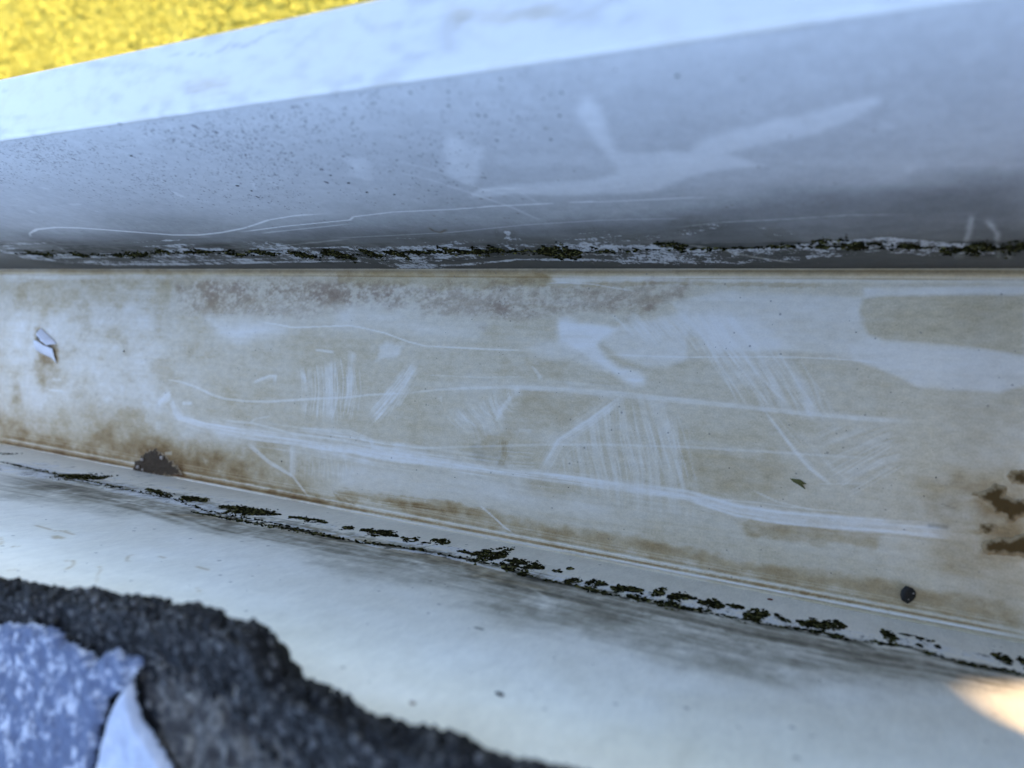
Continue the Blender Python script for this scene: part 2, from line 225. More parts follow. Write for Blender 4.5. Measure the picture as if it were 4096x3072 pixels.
('s','clean',0.2878768718020505,6,0.4,[(-48.46,39.6,0.12),(-45.29,32.03,0.12),(-42.16,24.57,0.12)]),
('s','clean',0.18386600697743719,6,0.4,[(-45.72,38.45,0.13),(-43.63,33.42,0.13),(-41.55,28.44,0.13)]),
('s','clean',0.2672925876234157,6,0.4,[(-45.5,40.98,0.17),(-42.48,33.72,0.16),(-39.51,26.57,0.16)]),
('s','clean',0.2578025321474834,6,0.4,[(-42.05,39.8,0.26),(-39.71,34.1,0.26),(-37.39,28.47,0.26)]),
('s','clean',0.2873168862537327,6,0.4,[(-56.78,36.69,0.11),(-54.3,30.42,0.11),(-51.84,24.23,0.11)]),
('s','clean',0.2052342297564981,6,0.4,[(-54.09,36.24,0.28),(-51.91,30.73,0.28),(-49.76,25.27,0.28)]),
('s','clean',0.3436028735363317,6,0.4,[(-52.42,36.42,0.2),(-50.15,30.63,0.19),(-47.9,24.89,0.19)]),
('s','clean',0.3315344392149044,6,0.4,[(-50.19,36.71,0.16),(-48.02,31.14,0.16),(-45.88,25.64,0.16)]),
('s','clean',0.31463399904311207,6,0.4,[(-48.94,36.56,0.13),(-46.71,30.82,0.13),(-44.5,25.15,0.13)]),
('s','clean',0.3821051801137203,6,0.4,[(-46.46,35.89,0.23),(-44.38,30.51,0.23),(-42.32,25.19,0.23)]),
('s','clean',0.2730992763689816,6,0.4,[(-44.88,36.53,0.2),(-42.2,29.55,0.2),(-39.55,22.67,0.2)]),
('s','clean',0.38823680029997976,6,0.4,[(-42.54,36.03,0.22),(-40.19,29.88,0.22),(-37.86,23.8,0.22)]),
('s','clean',0.22322707051863896,6,0.4,[(-39.98,34.08,0.16),(-37.84,28.45,0.16),(-35.72,22.89,0.15)]),
('s','clean',0.272711484732283,6,0.4,[(-40.21,60.38,0.17),(-34.72,52.6,0.17),(-28.65,45.08,0.17)]),
('s','clean',0.2643403877781236,6,0.4,[(-36.62,57.68,0.22),(-32.91,52.51,0.22),(-28.94,47.46,0.22)]),
('s','clean',0.2645988784029249,6,0.4,[(-35.83,58.78,0.18),(-30.96,51.84,0.18),(-25.64,45.12,0.18)]),
('s','clean',0.47751214816017606,6,0.4,[(-33.57,58.79,0.12),(-27.9,50.73,0.12),(-21.61,42.98,0.12)]),
('s','clean',0.2920967620447989,6,0.4,[(-30.85,56.81,0.22),(-27.22,51.65,0.22),(-23.34,46.61,0.22)]),
('s','clean',0.2386269696236111,6,0.4,[(-27.83,55.35,0.13),(-23.24,48.96,0.13),(-18.25,42.78,0.13)]),
('s','clean',0.21985504932492975,6,0.4,[(-28.39,58.35,0.17),(-24.18,52.1,0.17),(-19.6,46.03,0.17)]),
('s','clean',0.35746155580873284,6,0.4,[(-24.09,53.31,0.17),(-21.0,48.95,0.17),(-17.73,44.7,0.17)]),
('s','clean',0.3870476820218,6,0.4,[(-23.3,56.11,0.11),(-18.55,49.16,0.11),(-13.33,42.45,0.11)]),
('s','clean',0.34324056123066554,6,0.4,[(-22.15,56.14,0.21),(-16.69,48.11,0.21),(-10.6,40.39,0.2)]),
('s','clean',0.42970462817858146,6,0.4,[(-19.54,55.51,0.19),(-14.42,48.03,0.18),(-8.75,40.82,0.18)]),
('s','clean',0.21728112705913813,6,0.4,[(-16.97,54.18,0.09),(-11.92,46.85,0.09),(-6.35,39.79,0.09)]),
('s','clean',0.2155983793746175,6,0.4,[(-21.37,40.82,0.21),(-16.85,35.94,0.21),(-11.77,31.26,0.21)]),
('s','clean',0.32626569788181314,6,0.4,[(-20.82,40.86,0.19),(-15.73,35.3,0.19),(-9.91,30.0,0.19)]),
('s','clean',0.17886908904934623,6,0.4,[(-19.01,40.9,0.21),(-14.21,35.59,0.21),(-8.75,30.52,0.2)]),
('s','clean',0.18583715302853215,6,0.4,[(-18.09,41.29,0.17),(-11.45,34.04,0.17),(-3.6,27.24,0.17)]),
('s','clean',0.34770387097507505,6,0.4,[(-14.29,38.04,0.11),(-10.15,33.71,0.11),(-5.56,29.55,0.11)]),
('s','clean',0.23618868695601802,6,0.4,[(-13.78,38.32,0.2),(-8.84,33.1,0.2),(-3.27,28.13,0.2)]),
('s','clean',0.3020874677765883,6,0.4,[(-7.17,29.44,0.13),(-1.84,33.68,0.13),(3.33,37.79,0.13)]),
('s','clean',0.33889793081102026,6,0.4,[(-6.61,28.54,0.18),(-0.87,33.14,0.18),(4.69,37.59,0.18)]),
('s','clean',0.34301608260343597,6,0.4,[(-4.0,29.64,0.28),(0.47,33.23,0.28),(4.83,36.72,0.27)]),
('s','clean',0.27621664710431104,6,0.4,[(-4.61,27.39,0.2),(-0.3,30.87,0.2),(3.9,34.27,0.19)]),
('s','clean',0.25266559439800207,6,0.4,[(-4.87,26.47,0.26),(-0.39,30.1,0.26),(3.98,33.63,0.25)]),
('s','clean',0.2591198565647689,6,0.4,[(-1.74,27.09,0.21),(1.83,30.0,0.21),(5.32,32.85,0.21)]),
('s','clean',0.30041339771793224,6,0.4,[(-2.56,25.76,0.24),(1.88,29.39,0.23),(6.2,32.93,0.23)]),
('s','clean',0.23526519344797997,6,0.4,[(-3.2,24.24,0.22),(2.21,28.68,0.22),(7.46,32.98,0.22)]),
('s','clean',0.4063523325116464,6,0.4,[(-58.81,61.95,0.11),(-56.59,60.05,0.11),(-54.39,58.16,0.11)]),
('s','clean',0.27687442525321976,6,0.4,[(-57.33,61.32,0.16),(-55.32,59.59,0.16),(-53.32,57.88,0.16)]),
('s','clean',0.37605765763706683,6,0.4,[(-54.76,60.61,0.12),(-53.53,59.55,0.12),(-52.31,58.49,0.12)]),
('s','clean',0.3998108994021673,6,0.4,[(-54.61,62.37,0.29),(-52.5,60.54,0.29),(-50.41,58.73,0.29)]),
('s','clean',0.49313459986066827,6,0.4,[(-52.53,61.85,0.25),(-51.15,60.65,0.25),(-49.78,59.45,0.25)]),
('s','clean',0.3039742986701864,6,0.4,[(-51.23,61.83,0.19),(-49.3,60.14,0.19),(-47.39,58.47,0.19)]),
('s','clean',0.3828697828061745,6,0.4,[(-49.97,61.73,0.22),(-48.3,60.26,0.22),(-46.64,58.81,0.22)]),
('s','clean',0.5368577611208445,6,0.4,[(-48.83,61.91,0.14),(-46.54,59.89,0.14),(-44.28,57.89,0.14)]),
('s','clean',0.2883588599282677,6,0.4,[(-47.61,62.05,0.16),(-45.75,60.4,0.16),(-43.9,58.77,0.16)]),
('s','clean',0.4981506962117117,6,0.4,[(-45.36,61.34,0.14),(-43.93,60.08,0.14),(-42.51,58.82,0.13)]),
('s','clean',0.24313010185899372,6,0.4,[(-43.9,61.98,0.27),(-42.56,60.79,0.27),(-41.23,59.6,0.27)]),
('s','clean',0.4990466926029291,6,0.4,[(-42.37,61.55,0.13),(-40.56,59.94,0.13),(-38.77,58.34,0.13)]),
('s','clean',0.17370321989963633,6,0.4,[(-159.65,14.9,0.44),(-159.49,12.08,0.44),(-159.32,9.26,0.44)]),
('s','clean',0.1506110405878972,6,0.4,[(-158.04,15.16,0.44),(-157.86,12.07,0.44),(-157.68,8.98,0.44)]),
('s','clean',0.3160345532746588,6,0.4,[(-156.6,13.92,0.37),(-156.47,11.58,0.37),(-156.33,9.25,0.37)]),
('s','clean',0.3122390348630043,6,0.4,[(-153.82,14.2,0.2),(-153.71,12.31,0.2),(-153.6,10.42,0.2)]),
('s','clean',0.20157288849285196,6,0.4,[(-152.8,14.21,0.19),(-152.68,12.25,0.19),(-152.57,10.28,0.19)]),
('s','clean',0.24809890200792284,6,0.4,[(-151.81,15.19,0.41),(-151.63,12.09,0.41),(-151.45,8.99,0.41)]),
('s','clean',0.201641760279203,6,0.4,[(-150.16,13.31,0.31),(-150.02,10.84,0.31),(-149.88,8.37,0.31)]),
('s','clean',0.20142297826632657,6,0.4,[(-147.76,15.34,0.16),(-147.6,12.53,0.16),(-147.44,9.72,0.16)]),
('s','clean',0.3086717161175075,6,0.4,[(-146.14,14.55,0.33),(-146.01,12.26,0.33),(-145.88,9.96,0.33)]),
('s','clean',0.246950265412598,6,0.4,[(-144.19,14.58,0.3),(-144.05,12.1,0.3),(-143.91,9.63,0.3)]),
('s','clean',0.17274981689995747,6,0.4,[(-143.06,14.58,0.23),(-142.89,11.53,0.23),(-142.72,8.48,0.23)]),
('s','clean',0.17712273749583662,6,0.4,[(-140.96,13.43,0.19),(-140.82,11.05,0.19),(-140.69,8.67,0.19)]),
('s','clean',0.2641328731056137,6,0.4,[(-125.62,43.09,0.27),(-128.91,37.33,0.27),(-132.24,31.49,0.27)]),
('s','clean',0.21797385617746162,6,0.4,[(-124.1,44.51,0.34),(-127.43,38.67,0.34),(-130.8,32.74,0.35)]),
('s','clean',0.19558103145949834,6,0.4,[(-122.46,43.63,0.23),(-125.07,39.03,0.24),(-127.71,34.38,0.24)]),
('s','clean',0.39899054203716905,6,0.4,[(-122.76,41.05,0.27),(-125.36,36.45,0.27),(-127.99,31.8,0.27)]),
('s','clean',0.35942826694157953,6,0.4,[(-122.08,40.7,0.42),(-124.03,37.25,0.42),(-126.0,33.77,0.42)]),
('s','clean',0.29762975408441766,6,0.4,[(-121.44,40.09,0.4),(-123.26,36.86,0.4),(-125.1,33.6,0.4)]),
('s','clean',0.3583916413034862,6,0.4,[(-91.42,24.63,0.13),(-85.19,24.98,0.13),(-79.14,25.33,0.13)]),
('s','clean',0.2964675204173994,6,0.4,[(-88.18,23.77,0.17),(-83.95,24.01,0.17),(-79.8,24.26,0.16)]),
('s','clean',0.17804629097570715,6,0.4,[(-90.57,23.22,0.16),(-84.86,23.56,0.15),(-79.3,23.89,0.15)]),
('s','clean',0.21433154441076732,6,0.4,[(-89.05,21.98,0.25),(-83.93,22.3,0.24),(-78.94,22.62,0.24)]),
('s','clean',0.34779731480418263,6,0.4,[(-86.89,21.3,0.23),(-82.9,21.56,0.22),(-78.98,21.81,0.22)]),
('s','clean',0.21796283896862761,6,0.4,[(-87.94,20.94,0.18),(-83.45,21.23,0.18),(-79.06,21.52,0.17)])]
FRONT_MARKS=[
('p','clean',0.5,1.13,0.4,[(-68.84,71.99),(-66.85,73.68),(-64.3,73.22),(-64.99,69.83),(-61.91,69.43),(-65.32,64.91),(-69.06,58.68),(-71.95,55.04),(-74.3,55.35),(-75.05,61.32)]),
('p','clean',0.55,1.17,0.4,[(-41.79,78.2),(-40.22,81.04),(-38.43,81.31),(-38.25,78.4),(-38.68,74.25),(-39.55,69.33),(-40.11,65.59),(-38.61,63.05),(-28.88,62.02),(-25.21,66.23),(-20.3,67.84),(-11.41,70.76),(-5.45,72.92),(-1.93,73.18),(-1.72,71.74),(-4.93,67.72),(-9.08,64.8),(-16.45,62.61),(-23.1,60.5),(-18.2,55.42),(-27.48,54.38),(-33.72,50.67),(-38.31,47.03),(-53.87,47.4),(-66.73,49.33),(-76.43,49.01),(-72.33,52.39),(-64.42,54.04),(-51.56,53.42),(-42.89,55.64),(-42.06,60.0),(-42.55,66.01),(-42.46,72.98)]),
('p','clean',0.4,1.64,0.8,[(-92.37,69.19),(-88.85,69.31),(-90.69,63.97),(-94.0,60.69),(-96.92,62.63)]),
('p','clean',0.3,2.32,0.8,[(-64.25,65.38),(-44.83,63.48),(-41.68,61.17),(-44.71,59.78),(-63.42,62.65)]),
('p','clean',0.25,1.34,1,[(-17.97,57.42),(0.74,55.0),(17.29,50.8),(17.56,49.16),(-10.27,53.92)]),
('p','clean',0.3,0.54,0.3,[(-1.62,67.08),(0.12,66.3),(0.18,64.49),(-1.57,64.59)]),
('p','clean',0.3,0.7,0.3,[(2.13,52.04),(3.37,52.41),(3.35,49.01),(2.27,49.16)]),
('s','clean',0.9,5,0.1,[(-255.21,35.68,0.45),(-249.71,39.14,0.32),(-240.69,42.17,0.7),(-228.98,43.13,0.71),(-218.85,41.96,0.69),(-207.81,39.13,0.67),(-197.03,36.35,0.64),(-186.48,33.63,0.61),(-177.04,33.04,0.57),(-165.9,34.26,0.51),(-153.59,37.11,0.44),(-140.16,41.8,0.4),(-130.34,43.64,0.39),(-119.7,44.2,0.37)]),
('s','clean',0.9,4,0.1,[(-157.75,34.34,0.41),(-139.17,37.2,0.36),(-115.55,39.68,0.3),(-113.04,41.54,0.29),(-100.16,43.31,0.27),(-85.3,43.25,0.25),(-73.1,43.96,0.23),(-62.14,43.91,0.22),(-58.47,44.34,0.21),(-48.66,43.66,0.2),(-32.82,43.79,0.19),(-26.77,43.23,0.18)]),
('s','clean',0.6,4,0.1,[(-38.92,28.57,0.23),(-28.87,30.92,0.22),(-16.97,31.6,0.2),(-6.04,32.62,0.19),(4.31,32.03,0.19)]),
('s','clean',0.8,6,0.2,[(-39.23,18.26,0.64),(-33.23,15.36,0.64),(-25.65,9.14,0.66),(-17.37,4.82,0.68)]),
('s','clean',0.4,4,0.3,[(-129.58,27.6,0.46),(-113.32,28.42,0.41),(-93.69,29.42,0.36),(-70.81,32.93,0.31),(-51.83,34.19,0.28),(-35.03,33.61,0.26)]),
('s','clean',0.5,4,0.3,[(-152.79,32.76,0.49),(-117.58,37.18,0.38)]),
('s','clean',0.5,6,0.6,[(-176.32,18.96,0.82),(-145.93,23.99,0.67),(-126.01,26.77,0.59)]),
('s','clean',0.5,4,0.3,[(-178.69,16.78,0.67),(-174.87,7.24,0.7),(-174.0,3.94,0.71)]),
('s','clean',0.35,8,0.6,[(-85.4,62.83,0.49),(-80.03,58.01,0.5),(-73.97,49.38,0.53),(-69.83,43.01,0.55),(-66.25,34.49,0.58)]),
('s','clean',0.3,8,0.6,[(-81.49,66.79,0.38),(-76.23,61.14,0.39),(-71.93,53.12,0.42),(-65.78,47.61,0.43)]),
('s','clean',0.3,8,0.6,[(-67.84,54.12,0.4),(-64.35,50.61,0.4),(-63.15,44.85,0.4)]),
('s','clean',0.4,10,0.3,[(-151.28,61.36,0.91),(-152.55,57.67,0.94)]),
('s','clean',0.4,10,0.3,[(-122.7,63.83,0.32),(-127.0,59.25,0.34)]),
('s','clean',0.4,8,0.3,[(-219.78,56.77,1.27),(-221.05,53.84,1.3)]),
('s','clean',0.4,8,0.3,[(-193.41,53.54,1.13),(-193.44,52.38,1.14)]),
('s','clean',0.3,8,0.3,[(-148.02,67.73,0.75),(-148.15,65.54,0.76)]),
('s','clean',0.3,8,0.3,[(-118.96,62.91,0.63),(-118.69,60.36,0.64)]),
('s','clean',0.3,8,0.3,[(-138.94,77.69,0.54),(-138.73,76.52,0.54)]),
('s','clean',0.3,8,0.3,[(-135.86,60.81,0.61),(-134.94,59.34,0.62)]),
('s','clean',0.3,8,0.3,[(-191.86,68.9,0.84),(-190.47,67.72,0.84)]),
('s','clean',0.3,8,0.3,[(-197.67,57.96,0.89),(-192.74,57.99,0.86)]),
('s','clean',0.5,9,0.3,[(-76.16,49.48,0.56),(-72.53,52.02,0.61),(-68.58,52.69,0.65),(-62.21,51.5,0.64)]),
('s','clean',0.6,30,0.6,[(13.1,31.57,0.55),(13.8,21.38,0.71),(13.84,6.66,0.93)]),
('s','clean',0.6,30,0.6,[(15.7,29.12,0.8),(18.2,21.09,0.57),(20.52,6.53,0.52)]),
('s','clean',0.6,30,0.6,[(20.67,15.85,0.73),(22.35,6.49,0.78)]),
('s','crust',0.9,80,1,[(-302.02,20.73,21.42),(-275.35,12.48,20.91),(-220.58,13.09,16.99),(-173.65,15.1,14.06),(-135.24,15.39,12.26),(-127.22,9.5,13.02),(-106.03,9.07,11.76),(-84.17,13.75,9.88),(-62.93,13.07,8.85),(-40.12,10.07,8.2),(-29.15,8.66,7.97),(-15.58,11.55,7.33),(-0.55,14.99,6.45),(13.43,10.62,6.18),(24.07,10.28,5.71)]),
('s','crust',0.8,70,1.5,[(-76.84,30.37,3.0),(-81.83,18.52,4.73),(-81.95,13.68,7.18)]),
('s','crust',0.7,90,1.5,[(-64.39,20.01,6.93),(-48.39,22.36,6.25),(-36.76,25.6,5.66),(-32.51,28.1,5.43),(-26.18,28.52,5.31)]),
('s','crust',0.9,60,1.5,[(-60.53,8.16,6.44),(-48.0,10.28,6.03),(-40.74,7.17,6.05),(-40.33,6.57,5.9)]),
('s','crust',0.6,30,2,[(-23.29,27.41,2.66),(-20.41,26.31,2.54),(-19.59,22.61,2.64),(-16.15,20.53,2.8)]),
('s','crust',0.5,60,2,[(-119.03,27.58,4.38),(-106.22,24.46,4.16),(-86.94,25.68,3.67)]),
('p','grey',0.45,5.33,0.8,[(-254.8,35.65),(-212.44,35.98),(-176.16,30.98),(-119.68,34.58),(-91.21,33.51),(-59.06,33.89),(-34.49,36.09),(-21.35,42.46),(18.43,43.99),(22.58,19.17),(-14.76,23.22),(-40.25,22.9),(-62.77,24.24),(-93.83,21.44),(-129.09,28.18),(-195.79,20.43),(-264.47,24.75)]),  # with the next one, deepens the painted shade low on the wall
('p','grey',0.35,7.13,0.8,[(-15.75,45.29),(17.84,47.48),(21.5,25.62),(-11.3,33.89)]),
('s','dark',0.55,50,2,[(-295.27,18.64,11.2),(-214.22,17.92,8.07),(-135.79,14.7,5.75),(-98.01,14.19,4.92),(-62.51,14.23,4.29),(-38.92,15.59,3.95),(-21.55,15.9,3.81),(2.24,15.35,3.67),(23.61,13.05,3.68)]),
('p','dots',0.95,14.22,0.4,[(-179.46,91.61),(-132.11,90.49),(-99.72,89.38),(-85.55,85.48),(-113.47,76.74),(-152.28,73.01),(-177.35,75.82),(-205.35,78.94)]),
('p','dots',0.5,13.99,0.4,[(-124.16,89.6),(-74.33,90.56),(-68.33,89.71),(-69.87,83.38),(-81.76,71.43),(-96.53,67.02),(-122.76,54.21),(-160.59,58.6),(-183.5,68.31)]),
('p','dots',0.14,10.03,0.4,[(-77.41,89.82),(-49.57,89.38),(-45.12,82.95),(-56.53,70.13),(-82.77,53.7),(-108.63,52.58)]),
('s','brown',0.6,6,0.5,[(-97.15,32.91,0.47),(-96.95,30.73,0.49),(-95.86,29.56,0.48),(-92.86,31.52,0.4)])]
BACK_MARKS=[
('p','grey',0.55,5.79,1.1,[(-261.79,40.56),(-229.8,33.56),(-188.63,29.92),(-164.79,32.65),(-114.34,30.99),(-88.77,25.12),(-54.74,27.19),(-29.89,27.75),(-14.45,25.48),(2.27,22.53),(27.16,22.94),(25.63,32.55),(9.26,41.37),(-6.41,53.37),(-25.49,56.73),(-38.23,53.61),(-52.44,56.25),(-73.31,49.92),(-99.71,52.77),(-125.49,47.26),(-164.16,48.13),(-196.23,53.61),(-217.91,62.43)]),
('s','grey',1.0,90,1,[(-247.42,43.15,9.7),(-209.79,35.92,10.37),(-178.08,32.62,10.54),(-147.02,37.4,10.39),(-111.22,34.76,10.26),(-94.3,30.62,10.77),(-72.07,31.74,10.33),(-52.96,31.65,9.66),(-28.95,31.87,8.86),(-16.42,32.64,7.84),(-2.86,30.68,7.17),(9.93,26.99,6.52),(26.72,25.69,5.64)]),
('s','grey',0.4,250,1.2,[(-68.41,45.52,10.85),(-49.34,40.76,13.42),(-27.22,39.45,14.11),(-15.41,39.85,13.32),(2.34,33.01,11.88),(14.26,33.73,8.72)]),
('s','brown',0.35,40,1.5,[(-172.47,41.95,3.26),(-154.56,30.61,4.44),(-116.52,28.37,4.47),(-106.22,27.28,4.73),(-78.02,28.45,3.85),(-68.77,30.35,3.18)]),
('s','brown',0.35,40,1.5,[(-77.37,33.26,2.61),(-67.62,32.62,2.49),(-58.33,32.01,2.39)]),
('s','clean',0.45,25,1.8,[(-89.48,37.64,1.35),(-84.41,35.51,3.0),(-76.98,34.64,1.93)]),
('s','clean',0.5,25,1.8,[(-65.73,32.49,1.21),(-64.39,32.86,1.87),(-55.41,39.49,1.92),(-50.49,37.86,1.61)]),
('s','clean',0.5,20,1.8,[(-54.22,39.8,0.49),(-50.79,48.12,0.3)]),
('s','clean',0.6,40,1.8,[(-42.29,37.18,0.96),(-37.93,40.67,2.71),(-33.15,41.15,3.75),(-27.64,37.64,3.69),(-27.27,37.33,1.89)]),
('s','clean',0.6,35,1.8,[(-29.77,39.42,0.94),(-18.82,35.67,1.7),(-10.58,34.98,2.4),(-5.13,37.16,2.81),(2.37,38.13,2.62),(7.17,36.03,1.27)]),
('s','clean',0.5,8,0.3,[(-76.07,35.5,0.79),(-76.36,26.86,0.87)]),
('s','clean',0.3,40,0.3,[(-89.6,64.55,1.97),(-79.24,63.12,1.88),(-70.09,55.08,1.94)]),
('s','crust',0.9,30,0.7,[(-282.17,25.19,18.73),(-252.81,25.26,17.15),(-230.48,22.64,16.32),(-200.81,20.86,14.33),(-172.96,20.09,12.01),(-160.31,25.44,10.66),(-121.74,22.08,8.7),(-108.24,24.59,7.75),(-92.12,19.74,7.28),(-77.43,21.71,6.43),(-57.23,20.94,5.75),(-31.82,19.33,5.49),(-18.24,19.65,5.42),(-3.34,19.62,5.15),(10.44,15.87,4.97),(28.26,16.11,4.53)]),
('s','crust',0.5,60,1,[(-280.3,26.16,24.53),(-258.36,27.4,22.24),(-244.18,24.98,21.23)]),
('s','dark',0.35,20,2,[(-248.86,32.67,3.46),(-219.77,24.18,3.53),(-194.69,19.79,3.49),(-165.62,26.45,3.14),(-119.95,24.24,2.72),(-103.43,24.39,2.68),(-75.92,24.54,2.49),(-55.67,24.85,2.41),(-30.89,23.38,2.34),(-17.55,24.59,2.18),(-0.44,22.67,2.11),(15.2,21.89,2.04),(27.32,22.0,1.97)]),
('s','brown',0.4,5,0.5,[(-170.35,71.64,0.51),(-168.83,69.96,0.51),(-163.47,70.23,0.47)]),
('s','brown',0.4,8,1,[(-165.8,73.94,0.84),(-162.8,74.63,0.89),(-161.75,74.19,0.94)]),
('s','brown',0.4,4,0.3,[(-178.09,71.25,0.44),(-175.66,71.15,0.43),(-171.09,71.21,0.41)]),
('s','brown',0.4,4,0.6,[(-139.13,88.0,0.35),(-138.84,86.94,0.34),(-141.14,84.27,0.22),(-143.48,83.16,0.36),(-144.7,84.36,0.38)]),
('s','brown',0.4,4,0.3,[(-139.5,69.98,0.33),(-135.75,70.04,0.33),(-132.7,69.25,0.33)]),
('s','brown',0.5,4,0.3,[(-133.07,76.4,0.29),(-136.42,76.2,0.22),(-139.45,73.75,0.27),(-139.69,72.1,0.34)]),
('s','brown',0.4,5,0.3,[(-126.8,88.89,0.09),(-131.25,85.87,0.15),(-134.62,82.88,0.1),(-137.05,81.96,0.25)]),
('s','brown',0.4,8,0.3,[(-171.49,82.38,0.34),(-167.05,84.2,0.15),(-164.7,85.89,0.49)]),
('s','brown',0.4,4,0.3,[(-123.39,69.55,0.29),(-119.29,69.79,0.28)]),
('s','brown',0.4,4,0.3,[(-111.66,79.11,0.17),(-108.35,80.75,0.16)]),
('s','brown',0.5,4,0.3,[(-162.21,85.32,0.29),(-160.85,83.5,0.29)]),
('s','brown',0.5,4,0.3,[(-145.57,94.94,0.23),(-144.37,93.03,0.23)]),
('s','dark',0.7,4,0.6,[(-60.06,63.48,0.2),(-58.8,63.15,0.2),(-57.34,63.46,0.19)]),
('p','beige',0.1,4.13,0.4,[(-56.05,97.37),(-37.91,86.65),(-18.47,77.77),(-16.08,88.25),(-34.82,101.48)]),
('p','beige',0.12,3.58,0.4,[(-22.46,68.98),(24.39,40.27),(20.89,62.15),(-17.45,89.22)]),
('s','dark',0.9,8,1.6,[(-278.45,27.11,2.42),(-223.6,27.06,1.86),(-186.02,26.49,1.52),(-166.52,31.21,1.33),(-144.61,28.63,1.21),(-118.78,29.51,1.03),(-102.65,25.47,0.98),(-89.1,24.6,0.92),(-76.73,23.01,0.87),(-64.55,26.75,0.78),(-55.11,26.26,0.75),(-43.99,26.83,0.71),(-30.34,25.81,0.68),(-20.54,24.97,0.66),(-11.68,23.97,0.65),(-0.43,23.18,0.63),(10.29,19.07,0.64),(17.65,21.96,0.61),(28.14,22.18,0.59)]),
('s','dark',0.3,20,2,[(-278.45,27.11,6.06),(-223.6,27.06,4.66),(-186.02,26.49,3.81),(-166.52,31.21,3.32),(-144.61,28.63,3.01),(-118.78,29.51,2.59),(-102.65,25.47,2.46),(-89.1,24.6,2.3),(-76.73,23.01,2.17),(-64.55,26.75,1.95),(-55.11,26.26,1.89),(-43.99,26.83,1.78),(-30.34,25.81,1.7),(-20.54,24.97,1.65),(-11.68,23.97,1.62),(-0.43,23.18,1.57),(10.29,19.07,1.61),(17.65,21.96,1.52),(28.14,22.18,1.47)]),
('s','grey',0.5,40,1,[(-259.61,36.85,10.55),(-209.79,35.92,8.21),(-174.36,35.5,6.76)])]
LIP_MARKS=[
('s','grey',0.25,12,1,[(-116.47,96.99,0.21),(-109.81,96.36,0.2),(-104.57,95.37,0.2),(-101.94,95.82,0.24),(-100.14,96.63,0.2),(-96.35,95.7,0.21),(-91.16,97.15,0.21),(-84.34,96.87,0.19)]),
('s','brown',0.18,120,1.5,[(-111.14,90.44,1.34),(-105.15,90.29,1.31),(-99.41,90.15,1.28)]),
('s','brown',0.15,160,1.5,[(-56.69,94.86,1.34),(-48.95,93.17,1.33),(-39.58,92.68,1.3)]),
('s','grey',0.2,40,0.3,[(-167.77,96.45,0.52),(-165.39,96.18,0.51)]),
('s','grey',0.15,40,0.3,[(-163.45,90.51,0.53),(-158.32,90.34,0.53)]),
('s','grey',0.12,80,1.5,[(-141.49,98.86,0.93),(-122.35,95.77,0.87),(-109.45,93.28,0.82)]),
('s','grey',0.12,90,1.5,[(-73.82,97.18,0.69),(-69.04,94.06,0.68)])]
FRONT_MOSS=[
(-284.24,20.16,-273.63,17.65,4.86,1),
(-260.81,17.28,-252.84,17.05,4.25,1),
(-239.91,16.16,-220.65,17.3,4.55,1),
(-213.68,19.51,-206.75,20.06,2.73,1),
(-199.02,19.0,-188.01,19.08,3.26,1),
(-184.07,16.95,-176.64,15.49,3.27,1),
(-171.89,18.05,-163.82,16.3,4.3,1),
(-157.61,16.1,-150.52,12.96,6.44,1),
(-145.64,15.72,-136.57,13.74,5.28,1),
(-141.09,13.86,-136.5,10.86,5.95,1),
(-129.91,16.31,-125.98,13.43,8.08,1),
(-122.4,16.06,-117.46,13.19,6.36,1),
(-115.46,16.08,-109.08,15.6,3.34,1),
(-107.18,16.18,-97.98,16.74,3.74,1),
(-98.38,15.23,-90.32,15.2,4.96,1),
(-89.03,16.77,-85.19,16.25,4.8,1),
(-76.55,13.87,-64.93,14.32,8.05,1),
(-79.07,16.02,-77.46,14.76,3.57,0.4),
(-61.29,17.63,-60.12,16.45,2.45,0.4),
(-21.81,16.42,-16.49,16.18,2.6,0.4),
(-12.93,19.41,-0.59,16.89,3.76,0.4),
(10.04,12.66,14.02,12.51,4.74,0.4),
(19.69,14.12,23.53,13.5,7.24,0.4),
(-41.69,16.78,-39.82,15.62,6.39,0.4),
(-45.67,19.09,-38.47,17.7,5.21,0.4),
(-7.47,15.29,-2.82,14.9,3.88,1),
(2.79,15.32,6.11,14.7,3.77,1),
(14.13,13.9,18.75,13.7,6.45,1),
(-12.24,15.5,-10.15,15.21,2.17,1),
(-292.02,20.41,-239.88,17.37,4.41,0.25),
(-239.88,17.37,-190.94,18.41,4.06,0.25),
(-190.94,18.41,-159.46,16.16,3.78,0.25),
(-159.46,16.16,-136.35,14.01,3.65,0.25),
(-136.35,14.01,-112.08,15.7,3.47,0.25),
(-112.08,15.7,-87.92,15.37,3.25,0.25),
(-87.92,15.37,-64.61,14.07,3.1,0.25),
(-64.61,14.07,-43.03,15.21,2.92,0.25),
(-43.03,15.21,-24.82,15.53,2.74,0.25),
(-24.82,15.53,-9.23,15.86,2.6,0.25),
(-9.23,15.86,7.75,14.45,2.49,0.25),
(7.75,14.45,23.49,13.77,2.39,0.25)]
